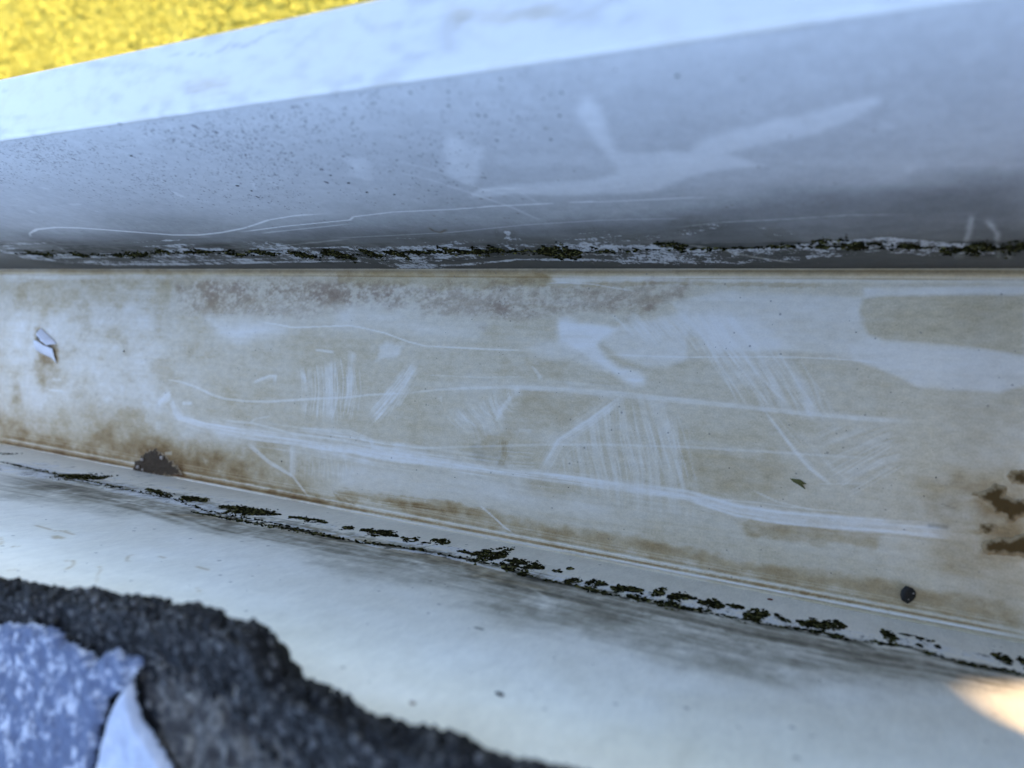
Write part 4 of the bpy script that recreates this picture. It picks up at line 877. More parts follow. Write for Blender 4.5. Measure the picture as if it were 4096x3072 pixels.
def enamel_material(name, rough, spec, dots=False, crust=False, grain=.10, sp_scale=900, zs=1.0, dk0=.56):
    """white gutter enamel under the dirt films, with grain, pin specks and fine relief"""
    t = NT(name)
    c = t.attr('film').outputs['Color']
    g = t.noise(2300, 3, .7, stretch=(1, 1, zs))
    g2 = t.noise(650, 4, .7, stretch=(.6, 1, zs))
    k = t.math('ADD', t.math('MULTIPLY', t.math('SUBTRACT', g, .5), grain * 2.2), t.math('MULTIPLY', t.math('SUBTRACT', g2, .5), grain * 2.0))
    dirt = t.attr('dirty').outputs['Fac']
    k = t.math('MULTIPLY', k, t.math('ADD', t.math('MULTIPLY', dirt, 1.2), .35))
    c = t.mix(1.0, c, t.n('ShaderNodeCombineColor').outputs[0], 'MULTIPLY') if False else c
    br = t.n('ShaderNodeHueSaturation'); t.l(c, br.inputs['Color']); t.l(t.math('ADD', k, 1.0), br.inputs['Value'])
    c = br.outputs[0]
    # pin specks, denser where the film is thick
    v = t.voro(sp_scale)
    sepc = t.n('ShaderNodeSeparateColor'); t.l(v.outputs['Color'], sepc.inputs[0])
    cell = sepc.outputs[0]
    rad = t.math('MULTIPLY', t.math('POWER', sepc.outputs[1], 2.5), .34)
    dot = t.ramp(v.outputs['Distance'], t.math('ADD', rad, .10), rad)
    sel = t.math('LESS_THAN', cell, t.math('MULTIPLY', t.math('ADD', t.math('MULTIPLY', dirt, .16), .02), t.ramp(t.noise(45, 3, .6), .42, .68, .08, 1.0)))
    c = t.mix(t.math('MULTIPLY', t.math('MULTIPLY', dot, sel), .55), c, (.16, .14, .12))
    if dots:
        da = t.math('MULTIPLY', t.attr('dots').outputs['Fac'], t.ramp(t.noise(28, 4, .65, stretch=(1, 1, .7)), .34, .62, .15, 1.15))
        for sc, seed, smax in ((2700, 0, 1.2), (1800, 3, .55), (800, 5, .05)):
            v = t.voro(sc, stretch=(1, 1, .62))
            sp2 = t.n('ShaderNodeSeparateColor'); t.l(v.outputs['Color'], sp2.inputs[0])
            rad = t.math('MULTIPLY', sp2.outputs[1], .34)
            dot = t.ramp(v.outputs['Distance'], t.math('ADD', rad, .20), t.math('ADD', rad, .06))
            sel = t.math('LESS_THAN', sp2.outputs[0], t.math('MULTIPLY', da, smax))
            c = t.mix(t.math('MULTIPLY', t.math('MULTIPLY', dot, sel), .9), c, (.05, .05, .065))
    h = g
    if crust:
        ca = t.attr('crust').outputs['Fac']
        n1 = t.noise(520, 6, .75, stretch=(.7, 1, zs), dist=.6); n2 = t.noise(1900, 4, .8, stretch=(1, 1, zs))
        nn = t.math('ADD', t.math('MULTIPLY', n1, .6), t.math('MULTIPLY', n2, .4))
        n3 = t.noise(160, 3, .6, stretch=(.5, 1, 1))
        thr = t.math('SUBTRACT', .76, t.math('MULTIPLY', t.math('MULTIPLY', ca, .36), t.math('ADD', n3, .45)))
        w = t.ramp(nn, thr, t.math('ADD', thr, .09))
        w = t.math('MULTIPLY', w, t.ramp(ca, .02, .25))
        c = t.mix(t.math('MULTIPLY', w, .75), c, (.66, .67, .68))
        dk = t.ramp(t.noise(620, 6, .8, stretch=(.6, 1, zs), dist=.7), dk0, dk0 + .07)
        c = t.mix(t.math('MULTIPLY', t.math('MULTIPLY', dk, ca), .85), c, (.07, .066, .052))
        h = t.math('ADD', t.math('MULTIPLY', g, .4), t.math('MULTIPLY', w, 1.2))
    m_ = t.out(c, t.math('ADD', t.math('MULTIPLY', dirt, .25), rough, clamp=True), spec)
    t.bump(h, .25, .00012)
    return m_

M_FLOOR = enamel_material('stained_enamel_floor', .36, .35, grain=.20, sp_scale=1300, crust=False)
M_FRONT = enamel_material('mildewed_enamel_front', .38, .5, dots=True, crust=True, zs=.5, dk0=.55, grain=.16, sp_scale=900)
M_BACK = enamel_material('enamel_back', .42, .35, crust=True, grain=.20, sp_scale=800, zs=.22, dk0=.55)
M_LIP = enamel_material('enamel_lip', .38, .4, grain=.05, sp_scale=300)

def plain(name, col, rough=.7, var=.25, scale=900, spec=.3, tone=False, bump=.3, bd=.0002, col2=None):
    t = NT(name)
    n = t.noise(scale, 5, .7)
    c = t.mix(t.ramp(n, .3, .7), tuple(v * (1 - var) for v in col), tuple(min(1, v * (1 + var)) for v in (col2 or col)))
    if tone:
        hs = t.n('ShaderNodeHueSaturation'); t.l(c, hs.inputs['Color'])
        t.l(t.math('ADD', t.math('MULTIPLY', t.math('POWER', t.attr('tone').outputs['Fac'], 5.0), 5.0), .45), hs.inputs['Value']); c = hs.outputs[0]
    m_ = t.out(c, rough, spec)
    t.bump(n, bump, bd)
    return m_

M_MOSS = plain('moss', (.012, .011, .005), 1.0, .5, 2600, .02, tone=True, col2=(.026, .024, .008))
M_SCUM = plain('dried_scum', (.055, .050, .035), .95, .5, 2000, .1, tone=True)
M_GRIT = plain('black_grit', (.025, .024, .024), .7, .4, 3000)
M_GREYGRIT = plain('grey_grit', (.036, .034, .030), .85, .7, 1800, .2, bd=.0006)
M_MUD = plain('wet_mud', (.115, .072, .027), .9, .4, 600, .1, bd=.0003)
M_LUMP = plain('brown_silt', (.105, .078, .052), .9, .7, 420, .2, bd=.0006)
M_FLAKE = plain('paint_flake', (.72, .73, .76), .4, .06, 400)
def silt(name, edge, core):
    t = NT(name); n = t.noise(650, 5, .7)
    f = t.math('ADD', t.attr('tone').outputs['Fac'], t.math('MULTIPLY', t.math('SUBTRACT', n, .5), .7), clamp=True)
    m_ = t.out(t.mix(t.ramp(f, .05, .8), edge, core), .9, .1); t.bump(n, .4, .0003); return m_
M_MUD = silt('wet_mud', (.34, .255, .14), (.085, .052, .018))
M_LUMP = silt('brown_silt', (.33, .25, .15), (.075, .055, .036))
M_LEAFBIT = plain('dry_leaf_bit', (.10, .095, .025), .7, .4, 1800)
M_RED = plain('rust_crumb', (.15, .055, .03), .8, .4, 2500)
M_PALE = plain('pale_crumb', (.38, .33, .28), .8, .2, 2000)

# ------------------------------------------------------------------ the gutter
gutter = tag(empty('gutter', (0, 0, 0)), 'white metal roof gutter seen into from above, stained, wiped and scratched inside', 'gutter')
FN_Y, FN_Z = LIPY - W, LIPZ
F_LEN = math.hypot(FN_Y, FN_Z)
ty, tz = FN_Y / F_LEN, FN_Z / F_LEN

def axis_x(lo, hi, step):
    return np.concatenate([np.arange(-1100, lo - 4, 12.0), np.arange(lo, hi, step), np.arange(hi + 4, 420, 12.0)])

# floor sheet
xs = axis_x(-362, 46, .32)
ys = np.concatenate([np.arange(-.2, 6, .2), np.arange(6, 70, .27), np.arange(70, 75.21, .2)])
chn = paint(xs, ys, FLOOR_MARKS)
X, Y = np.meshgrid(xs, ys)
n_big = fbm(X / 38, Y / 16, 4, 101); n_mid = fbm(X / 9, Y / 5, 5, 102); n_fine = fbm(X / 2.2, Y / 1.6, 4, 103); n_st = fbm(X / 30, Y / 1.0, 3, 104)
keep = 1 - np.clip(chn['clean'], 0, 1)
blot = sstep((-X - 130) / 120)
beige = np.maximum(.84 + chn['beige'] + .5 * (n_big - .5) + (.22 + .4 * blot) * (n_mid - .5) + .30 * (n_fine - .5) + .22 * (n_st - .5), .05) * (.12 + .88 * keep)
brown = np.maximum(chn['brown'] * (.75 + .9 * (n_mid - .5) + .5 * (n_fine - .5)), 0) * (.10 + .90 * keep) + .10 * sstep((n_mid - .56) / .14) * keep * (.3 + .7 * blot)
n_vf = fbm(X / .8, Y / .6, 3, 105)
lil = chn['lilac'] * sstep((n_fine * .35 + n_mid * .30 + n_vf * .35 - .36) / .26) * .9 * (.2 + .8 * keep)
brown = brown + .55 * np.exp(-((Y - 74.2) / .9) ** 2) + .5 * np.exp(-((Y - 72.9) / .22) ** 2) * sstep((fbm(X / 60, Y, 3, 7) - .3) / .3)  # shadow of the front crease fillet put into the brown film
grey = chn['grey'] * (.8 + .5 * (n_mid - .5)) + .30 * np.exp(-((Y - 74.6) / .6) ** 2)  # grey rise at the crease adds to that painted shadow
dirty = np.clip(beige * .9 + brown * .8 + lil, 0, 1.3)
col = albedo((.81, .785, .73), {'beige': beige, 'brown': brown, 'grey': grey, 'dark': chn['dark'], 'lilac': lil})
Z = .55 * np.exp(-((Y - 1.15) / .42) ** 2) - .35 * np.exp(-((Y - 2.5) / .55) ** 2)
Z = Z + .75 * sstep((Y - 73.1) / .75) * (1 + 0 * X) + .10 * (fbm(X / 40, Y / 20, 2, 9) - .5)
P = np.stack([X, Y, Z], -1) * .001
link('gutter_floor', grid_mesh('gutter_floor', P, col, {'dirty': dirty}), M_FLOOR, gutter)

# front wall, leaning out, turned up out of the floor
xs = axis_x(-262, 52, .40)
ss = np.concatenate([np.arange(.3, 44, .22), np.arange(44, F_LEN * 1000 - .6, .6), [F_LEN * 1000 - .6]])
chn = paint(xs, ss, FRONT_MARKS)
X, S = np.meshgrid(xs, ss)
n_big = fbm(X / 45, S / 22, 4, 201); n_mid = fbm(X / 10, S / 5, 4, 202); n_fine = fbm(X / 1.8, S / 1.2, 4, 203)
keep = 1 - np.clip(chn['clean'], 0, 1)
grime_shade = sstep((58 - S + 22 * (n_big - .5)) / 56)  # shade of the lower wall put into the film, with water-line dirt
grime_shade2 = sstep((30 - S + 9 * (n_big - .5) + 5 * (n_mid - .5)) / 22)  # lower band of the same painted shade and dirt
grey = np.maximum(.50 + 1.0 * grime_shade + .75 * grime_shade2 + .20 * (n_big - .5) + .24 * (n_mid - .5) * (.4 + grime_shade) + .18 * (n_fine - .5) + chn['grey'] * .8, .02) * (.12 + .88 * keep)
crust = np.clip(chn['crust'], 0, 1)
dark = chn['dark'] * sstep((n_fine * .6 + n_mid * .4 - .36) / .2)
beige = (.02 + .30 * grime_shade + .34 * grime_shade2) * (.4 + .6 * keep) + .25 * crust
dirty = np.clip(grey * 1.1, 0, 1)
col = albedo((.80, .805, .81), {'beige': beige, 'grey': grey + .35 * crust * (n_mid + .2), 'dark': dark, 'brown': chn['brown'] + .5 * np.exp(-(S / 1.4) ** 2)})  # brown at the wall foot paints the crease shadow
Yw = W * 1000 + S * ty; Zw = S * tz
P = np.stack([X, Yw, Zw], -1) * .001
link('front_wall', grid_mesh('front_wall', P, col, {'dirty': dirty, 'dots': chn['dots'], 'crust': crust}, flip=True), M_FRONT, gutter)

# back wall
xs = axis_x(-232, 46, .40)
ss = np.concatenate([np.arange(.05, 60, .34), np.arange(60, 104, .8)])
chn = paint(xs, ss, BACK_MARKS)
X, S = np.meshgrid(xs, ss)
n_big = fbm(X / 40, S / 30, 4, 301); n_mid = fbm(X / 8, S / 7, 4, 302); n_fine = fbm(X / 1.6, S / 1.8, 4, 303); n_st = fbm(X / 18, S / 1.6, 3, 304)
keep = 1 - np.clip(chn['clean'], 0, 1)
grey = np.maximum(.05 + .10 * (n_big - .5) + .06 * (n_mid - .5) + chn['grey'] * (.48 + .7 * (n_mid - .5) + .6 * (n_fine - .5) + .5 * (n_st - .5)), 0) * (.35 + .65 * keep)
crust = np.clip(chn['crust'], 0, 1)
grey = grey * (1 - .75 * crust)
beige = np.maximum(chn['beige'] + .04 + .18 * (n_big - .5) + .12 * (n_mid - .5), 0)
dirty = np.clip(grey * 1.2 + .45, 0, 1)
col = albedo((.80, .765, .665), {'beige': beige + grey * .45, 'grey': grey, 'dark': chn['dark'] * sstep((n_fine * .6 + n_mid * .4 - .34) / .2), 'brown': chn['brown'] * (.6 + .8 * n_mid)})
P = np.stack([X, 0 * X, S], -1) * .001
link('back_wall', grid_mesh('back_wall', P, col, {'dirty': dirty, 'crust': crust}), M_BACK, gutter)

# rolled lip and outer face
xs = axis_x(-330, 60, 1.0)
y0, y1 = LIPY * 1000, LIPO * 1000
prof = [(y0 + .3, 86.0), (y0 + .05, 87.6), (y0 - .1, 88.8), (y0 + .15, 89.6), (y0 + .5, 90.1)]
prof += [(y0 + .9 + (y1 - y0 - 2.0) * k / 24, 90.3 + .75 * math.sin(math.pi * (.5 * k / 24 + .0)) ** .8 if k < 12 else 90.3 + .75 * math.sin(math.pi * .5 * .5) ** .8 + .25 * (k - 12) / 12) for k in range(25)]
prof += [(y1 - .9, 90.9), (y1 - .3, 90.3), (y1, 89.4), (y1 + .1, 84.0), (y1 - 1.0, 80.0), (y1 - 6, 76.0), (y1 - 8, 40.0), (y1 - 14, 18.0), (y1 - 22, -1.2), (y1 - 60, -1.5), (-.8, -1.5), (-.8, 104.0)]
prof = np.array(prof)
X = np.repeat(xs[None], len(prof), 0); Yp = np.repeat(prof[:, :1], len(xs), 1); Zp = np.repeat(prof[:, 1:], len(xs), 1)
c_acc = np.zeros(X.shape); th = {k: np.zeros(X.shape) for k in ('grey', 'brown')}
order = np.argsort(prof[:34, 0], kind='stable')
ch = paint(xs, prof[:34, 0][order], LIP_MARKS)
for k in th: th[k][:34][order] = ch[k]
nz = fbm(X / 12, Yp / 3.0, 5, 401); nz2 = fbm(X / 3.5, Yp / 1.6, 4, 402)
th['grey'] = th['grey'] + .05 + .16 * sstep((nz - .42) / .3) * sstep((nz2 - .3) / .4)
th['beige'] = .05 + .12 * sstep((nz2 - .5) / .2)
col = albedo((.64, .625, .60), th)
P = np.stack([X, Yp, Zp], -1) * .001
link('gutter_lip', grid_mesh('gutter_lip', P, col, {'dirty': np.full(X.shape, .15)}, flip=False), M_LIP, gutter)

def front_frame(x, s, off=0.0):
    """point on the front wall and its axes (along, up the wall, out of the wall)"""
    p = np.array([x, W * 1000 + s * ty, s * tz]) * .001
    nrm = np.array([0, -tz, ty])
    return p + nrm * off, np.array([[1, 0, 0], [0, ty, tz], nrm])

def back_frame(x, s, off=0.0):
    nrm = np.array([0, 1.0, 0])
    return np.array([x, 0, s]) * .001 + nrm * off, np.array([[1, 0, 0], [0, 0, 1.0], nrm])

def floor_frame(x, s, off=0.0):
    nrm = np.array([0, 0, 1.0])
    return np.array([x, s, 0]) * .001 + nrm * off, np.array([[1, 0, 0], [0, 1.0, 0], nrm])

# ------------------------------------------------------------------ moss along the two water lines
def moss_band(name, segs, frame, label, seed, widen=1.0):
    rg = np.random.default_rng(seed)
    C_, R_, F_ = [], [], []
    for si, (x0, s0, x1, s1, th, dens) in enumerate(segs):
        Ls = abs(x1 - x0); n = int(np.clip(Ls * th * 15.0, 30, 2600) * dens)
        ph = rg.random() * 50
        for k in range(n):
            u = rg.random(); x = x0 + (x1 - x0) * u
            env = max(.15, math.sin(math.pi * u) ** .5 * (.35 + 1.3 * float(vnoise(np.array(x * .55 + ph), np.array(si * 1.7), seed))))
            v = rg.normal() * .30
            if float(vnoise(np.array(x * 1.3 + ph), np.array(v * 2.5 + si * 7.7), seed + 5)) < (.27 if dens > .3 else .44): continue
            s = s0 + (s1 - s0) * u + v * th * env * widen
            if s < .3: continue
            r = (.07 + .22 * rg.random() ** 3) * 1e-3
            p, fr = frame(x, s, r * .25)
            C_.append(p); R_.append(r)
            F_.append(fr * np.array([[1.5 + rg.random()], [.9 + .5 * rg.random()], [.9 + .8 * rg.random()]]))
    me = lumps(name, C_, R_, np.array(F_), seed, .35)
    return tag(link(name, me, M_MOSS), label, 'moss', kind='stuff')

moss_band('moss', FRONT_MOSS, front_frame, 'dark brown green moss growing in patches along the shaded front wall just above the crease', 31)
moss_band('moss', BACK_MOSS, back_frame, 'dark green moss growing in broken tufts along the pale back wall beside the floor edge', 32, 1.0)

# ------------------------------------------------------------------ grit, crumbs and other loose bits
def lump_mesh(name, seed, flat=.5, jitter=.22, big=True):
    rg = np.random.default_rng(seed)
    V, F = (ICO2_V, ICO2_F) if big else (ICO_V, ICO_F)
    d = rg.normal(size=(6, 3))
    k = 1 + jitter * np.sin(V @ d.T * 1.7 + rg.random(6) * 6).sum(1) / 3
    v = V * k[:, None]; v[:, 2] *= flat
    return mesh_from(name, v, F.tolist(), True)

GRIT = [lump_mesh('dirt_speck', 40 + i, .5) for i in range(5)]
for g in GRIT: g.materials.append(M_GRIT)

def place(me, name, frame, x, s, rx, ry, rz, rot=0, off=.35):
    p, fr = frame(x, s)
    a = np.cos(rot), np.sin(rot)
    ax = fr[0] * a[0] + fr[1] * a[1]; ay = -fr[0] * a[1] + fr[1] * a[0]
    o = bpy.data.objects.new(name, me); COL.objects.link(o)
    M = Matrix(((ax[0], ay[0], fr[2][0]), (ax[1], ay[1], fr[2][1]), (ax[2], ay[2], fr[2][2]))).to_4x4()
    M = M @ Matrix.Diagonal((rx, ry, rz, 1))
    M.translation = Vector(p + fr[2] * rz * off)
    o.matrix_world = M
    return o

def specks(L, frame, label, group, big_label=None, big=1e9):
    for i, (x, s, w, hgt) in enumerate(L):
        r = w * .5e-3
        ry = r * random.uniform(.55, .95)
        o = place(GRIT[i % 5], 'dirt_speck', frame, x, s, r * random.uniform(.85, 1.1), ry, min(r, ry) * .6, random.uniform(-.5, .5))
        if i == big:
            tag(o, big_label, 'speck', group)
        else:
            tag(o, label, 'speck', group)

specks(FRONT_SPECKS, front_frame, 'small black dirt speck stuck on the shaded front wall of the gutter', 'black specks on the front wall', 'largest dark speck on the front wall, near the bluish wiped streak', len(FRONT_SPECKS) - 1)
specks(FLOOR_SPECKS, floor_frame, 'tiny dark dirt speck lying on the stained beige gutter floor', 'dark specks on the gutter floor')
specks(BACK_SPECKS, back_frame, 'tiny dark dirt speck stuck on the pale back wall of the gutter', 'dark specks on the back wall')

def single(name, data, frame, me, mat, rz, label, cat, size=None, asp=.8, rot=0.0):
    (x0, s0), (x1, s1) = data[:2]
    r = math.hypot(x1 - x0, s1 - s0) * 1e-3 if size is None else size
    me.materials.append(mat)
    return tag(place(me, name, frame, x0, s0, r, r * asp, rz * r, rot), label, cat)

st = empty('grit_stone', (0, 0, 0))
p, fr = floor_frame(*STONE[0]); st.location = p
rs = math.hypot(STONE[1][0] - STONE[0][0], STONE[1][1] - STONE[0][1]) * 1e-3
sm = lump_mesh('stone_body', 77, .75, .5); sm.materials.append(M_GREYGRIT)
so = bpy.data.objects.new('stone_body', sm); COL.objects.link(so); so.parent = st; so.scale = (rs * .95, rs * .9, rs * .9); so.location = (0, 0, rs * .4); so.rotation_euler = (.2, .1, .7)
gm = lump_mesh('pale_grain', 78, .8, .2, False); gm.materials.append(M_PALE)
for dx, dy, dz, q in ((.62, .30, .75, .13), (-.35, .55, .8, .16), (-.5, -.35, .85, .10), (.1, -.6, .75, .09)):
    o = bpy.data.objects.new('pale_grain', gm); COL.objects.link(o); o.parent = st; o.location = (dx * rs, dy * rs, dz * rs); o.scale = (q * rs,) * 3
tag(st, 'dark grey granule with pale grains stuck on the gutter floor near its lower right edge', 'stone')

single('rust_crumb', REDSPECK, back_frame, lump_mesh('rust_crumb', 81, .6, .35), M_RED, .6, 'tiny reddish brown crumb on the white strip between floor ridge and moss', 'crumb')
single('black_chip', CHIP, back_frame, lump_mesh('black_chip', 82, .5, .35), M_GRIT, .5, 'oval black chip lying alone on the white back wall below the grey stain', 'chip', asp=.75)
single('pale_crumb', PALECHIP, back_frame, lump_mesh('pale_crumb', 83, .5, .3), M_PALE, .5, 'pale brown crumb on the white back wall close to the shingle edge', 'crumb', asp=.9)

def sheet(name, pts, thick, frame, mat, label, cat, curl=0.0, kind=None, res=.14, seed=1, lift=.02, fall=.8, wob=1.0, grow=.35):
    """an irregular low sheet or puddle: fine grid inside a wobbly outline, height from the distance to it"""
    P2 = np.array(pts); lo = P2.min(0) - .6; hi = P2.max(0) + .6
    gx = np.arange(lo[0], hi[0], res); gy = np.arange(lo[1], hi[1], res)
    X, Y = np.meshgrid(gx, gy)
    sd = poly_sd(X, Y, [tuple(q) for q in P2]) + (fbm(X / 1.1, Y / 1.1, 4, seed) - .5) * wob + grow
    h = np.sqrt(np.clip(sd, 0, None) / fall); h = np.minimum(h, 1) * thick * (.7 + .6 * fbm(X / .8, Y / .8, 3, seed + 3))
    idx = -np.ones(X.shape, int); use = sd > -res * .9
    vs_, fs, tn = [], [], []
    for j, i in zip(*np.nonzero(use)):
        idx[j, i] = len(vs_); tn.append(float(np.clip(sd[j, i] / 1.3 + .9 * (fbm(X[j, i] / 1.0, Y[j, i] / 1.0, 3, seed + 9) - .5), 0, 1)))
        hh = max(h[j, i], 0) if sd[j, i] > 0 else -.03
        p, fr = frame(X[j, i], Y[j, i], (hh + lift + curl * (X[j, i] - lo[0]) / max(hi[0] - lo[0], .1) * (1 if sd[j, i] > -9 else 0)) * 1e-3)
        vs_.append(p)
    for j in range(X.shape[0] - 1):
        for i in range(X.shape[1] - 1):
            q = (idx[j, i], idx[j, i + 1], idx[j + 1, i + 1], idx[j + 1, i])
            if min(q) >= 0: fs.append(q)
    c = np.mean(vs_, 0)
    me = mesh_from(name, np.array(vs_) - c, fs, True)
    a_ = me.attributes.new('tone', 'FLOAT', 'POINT'); a_.data.foreach_set('value', np.array(tn, np.float32))
    o = link(name, me, mat); o.location = c
    return tag(o, label, cat, kind=kind)

sheet('mud_patch', MUD_A, .5, floor_frame, M_MUD, 'larger brown wet mud patch with ragged arms at the right edge of the gutter floor', 'mud', seed=5)
sheet('mud_patch', MUD_B, .6, floor_frame, M_MUD, 'low wide brown mud smear at right, below the larger ragged mud patch', 'mud', seed=6)
sheet('mud_patch', MUD_C, .2, floor_frame, M_MUD, 'small round brown mud spot between the two larger mud patches', 'mud', seed=7)
sheet('mud_patch', MUD_D, .2, floor_frame, M_MUD, 'small brown mud spot above the ragged mud patch at the right edge', 'mud', seed=8)

# olive leaf bit: a folded three-cornered scrap
(lx, ls), (mx, ms_), (kx, ks) = LEAF
cx, cy = (lx + mx + kx) / 3, (ls + ms_ + ks) / 3
vs_ = [(-.95, .25, .05), (.15, .42, .30), (1.0, .05, .10), (.55, -.10, .34), (.95, -.62, .06), (.1, -.25, .12), (-.5, -.05, .22)]
me = mesh_from('leaf_bit', [np.array(v) for v in vs_], [(0, 6, 1), (6, 3, 1), (1, 3, 2), (6, 5, 3), (5, 4, 3), (0, 5, 6)])
me.materials.append(M_LEAFBIT)
o = place(me, 'leaf_bit', floor_frame, cx, cy, .0019, .0019, .0019, -.1, .0)
sol = o.modifiers.new('thick', 'SOLIDIFY'); sol.thickness = .08
tag(o, 'olive scrap of dry leaf lying on the right part of the gutter floor', 'leaf')

# brown silt lump with pale beads against the back edge of the floor
lp = empty('silt_lump', floor_frame(*LUMP[0])[0])
o = sheet('lump_body', LUMP_OUTLINE, 1.0, floor_frame, M_LUMP, None, None, seed=14, fall=3.6, wob=2.4)
o.parent = lp; o.location = Vector(o.location) - lp.location
bm_ = lump_mesh('pale_bead', 92, .8, .2, False); bm_.materials.append(M_PALE)
for bx, by, bz, q in ((-.0085, -.001, .0014, .0010), (-.0062, .002, .0016, .0009), (.0035, .0038, .0010, .0011), (-.005, -.0015, .002, .0006)):
    o = bpy.data.objects.new('pale_bead', bm_); COL.objects.link(o); o.parent = lp; o.location = (bx, by, bz); o.scale = (q, q * .8, q * .6)
tag(lp, 'brown silt lump with pale beads at the back edge of the floor, lower left', 'dirt lump')

# curled paint flake on the left of the floor, open like a blister
fk = empty('paint_flake', floor_frame(*FLAKE_CENTRE[0])[0])
def flake_half(inner, outer, h_in, seed):
    nu, nv = 26, 10
    a = np.array(inner); b = np.array(outer)
    u = np.linspace(0, 1, nu)
    A_ = np.stack([np.interp(u, np.linspace(0, 1, len(a)), a[:, k]) for k in (0, 1)], -1)
    B_ = np.stack([np.interp(u, np.linspace(0, 1, len(b)), b[:, k]) for k in (0, 1)], -1)
    G = np.zeros((nv, nu, 3))
    for j in range(nv):
        v = j / (nv - 1)
        G[j, :, :2] = A_ * (1 - v) + B_ * v
        G[j, :, 2] = h_in * (1 - v ** 1.7) * (.55 + .45 * np.sin(math.pi * (.1 + .8 * u))) * (.8 + .4 * fbm(u * 5, u * 0 + seed, 2, seed)) + .12
    me = grid_mesh('flake_half', G * .001 - np.array(fk.location))
    o = link('flake_half', me, M_FLAKE, fk)
    s_ = o.modifiers.new('thick', 'SOLIDIFY'); s_.thickness = .00025
flake_half(FLAKE_IN_A, FLAKE_OUT_A, 2.0, 3)
flake_half(FLAKE_IN_B, FLAKE_OUT_B, 1.5, 5)
tag(fk, 'curled white paint flake split down the middle, lifted off the floor at far left', 'paint flake')

# ------------------------------------------------------------------ roof edge: shingles over the gutter
def inside(P2, poly_):
    return poly_sd(P2[..., 0], P2[..., 1], poly_)

def shingle_mat(name, base, fleck, rough=.9, thr=(.5, .62), sc=700):
    t = NT(name)
    n = t.noise(sc, 4, .65); n2 = t.noise(260, 3, .6)
    c = t.mix(t.ramp(n, *thr), base, fleck)
    c = t.mix(t.ramp(n2, .35, .7, 0, .35), c, tuple(v * .6 for v in base))
    m_ = t.out(c, rough, .3); t.bump(n, .6, .0006); return m_

M_DARKSH = shingle_mat('asphalt_dark', (.007, .007, .008), (.050, .045, .037), thr=(.52, .74))
M_BROWNSH = shingle_mat('asphalt_brown', (.030, .026, .023), (.20, .178, .145), sc=430, thr=(.40, .74))
M_BLUESH = shingle_mat('granules_blue_grey', (.095, .115, .175), (.46, .48, .53), thr=(.48, .66), sc=430)
M_PALESH = shingle_mat('pale_felt', (.36, .39, .46), (.46, .48, .53), thr=(.4, .7), sc=300)
M_GRAN = plain('granule', (.017, .016, .015), .9, .5, 2500, .4, tone=True)
M_RUST = plain('rust_line', (.14, .07, .06), .9, .4, 1500)

SLOPE = math.tan(R(9))
ex = np.array(SHINGLE_EDGE)[:, 0]; ey = np.array(SHINGLE_EDGE)[:, 1]
o_ = np.argsort(ex); ex, ey = ex[o_], ey[o_]
def edge_y(x): return np.interp(x, ex, ey)
def roof_z(y): return 108.0 - SLOPE * y if False else 108.0 + SLOPE * np.maximum(-(y), 0) * .6

sh_root = tag(empty('roof_shingle', (-.08, -.01, .108)), 'dark weathered asphalt shingle with ragged granular edge overhanging the gutter at lower left', 'shingle')
def local(o, root): o.location = tuple(-np.array(root.location))
# body: grid with rows from the ragged edge backwards; the edge rounds down to the underside
xs = np.concatenate([np.arange(-420, -160, 4.0), np.arange(-160, 40, .45), np.arange(40, 200, 4.0)])
rows = []
EY = edge_y(xs) + (fbm(xs / 1.8, xs * 0, 4, 501) - .5) * 1.6 + (fbm(xs / 6, xs * 0, 3, 502) - .5) * 1.4 - 1.9
TH = 4.6
for a in np.linspace(-100, 0, 10):
    rows.append((EY - 2.2 + 2.2 * np.cos(np.radians(a)), roof_z(EY) - 2.3 + 2.3 * np.sin(np.radians(a)) - (2.0 if a < -80 else 0)))
for a in np.linspace(12, 90, 8):
    rows.append((EY - 2.2 + 2.2 * np.cos(np.radians(a)), roof_z(EY) - 2.3 + 2.3 * np.sin(np.radians(a))))
for k in np.concatenate([np.linspace(.5, 46, 90), [60, 90, 140]]):
    yy = EY - 2.2 - k
    rows.append((yy, roof_z(yy)))
Xg = np.repeat(xs[None], len(rows), 0); Yg = np.array([q[0] for q in rows]); Zg = np.array([q[1] for q in rows])
nz = (fbm(Xg / 1.7, (Yg + Zg) / 1.7, 4, 510) - .5) * 2.4 + (fbm(Xg / 7, (Yg + Zg) / 7, 3, 511) - .5) * 2.6
Zg = Zg + nz * .7
Yg[:18] += (fbm(Xg[:18] / 1.2, Zg[:18] / 1.2, 3, 512) - .5) * 1.6
P = np.stack([Xg, Yg, Zg], -1) * .001
me = grid_mesh('shingle_body', P, smooth=True)
me.materials.append(M_DARKSH)
me.materials.append(M_BROWNSH)
cell = np.zeros((len(rows) - 1, len(xs) - 1), int)
br_ = poly_sd(Xg[:-1, :-1], Yg[:-1, :-1], BROWN_ZONE) + (fbm(Xg[:-1, :-1] / 3, Yg[:-1, :-1] / 3, 4, 523) - .5) * 7
yc_ = (EY[None, :-1] - Yg[:-1, :-1]) + (fbm(Xg[:-1, :-1] / 5, Yg[:-1, :-1] / 5, 3, 520) - .5) * 9
xc_ = Xg[:-1, :-1] + (fbm(Xg[:-1, :-1] / 9, Yg[:-1, :-1] / 9, 2, 521) - .5) * 16
cell[br_ > 0] = 1
me.polygons.foreach_set('material_index', cell.reshape(-1).astype(np.int32))
o = link('shingle_body', me, None, sh_root); local(o, sh_root)
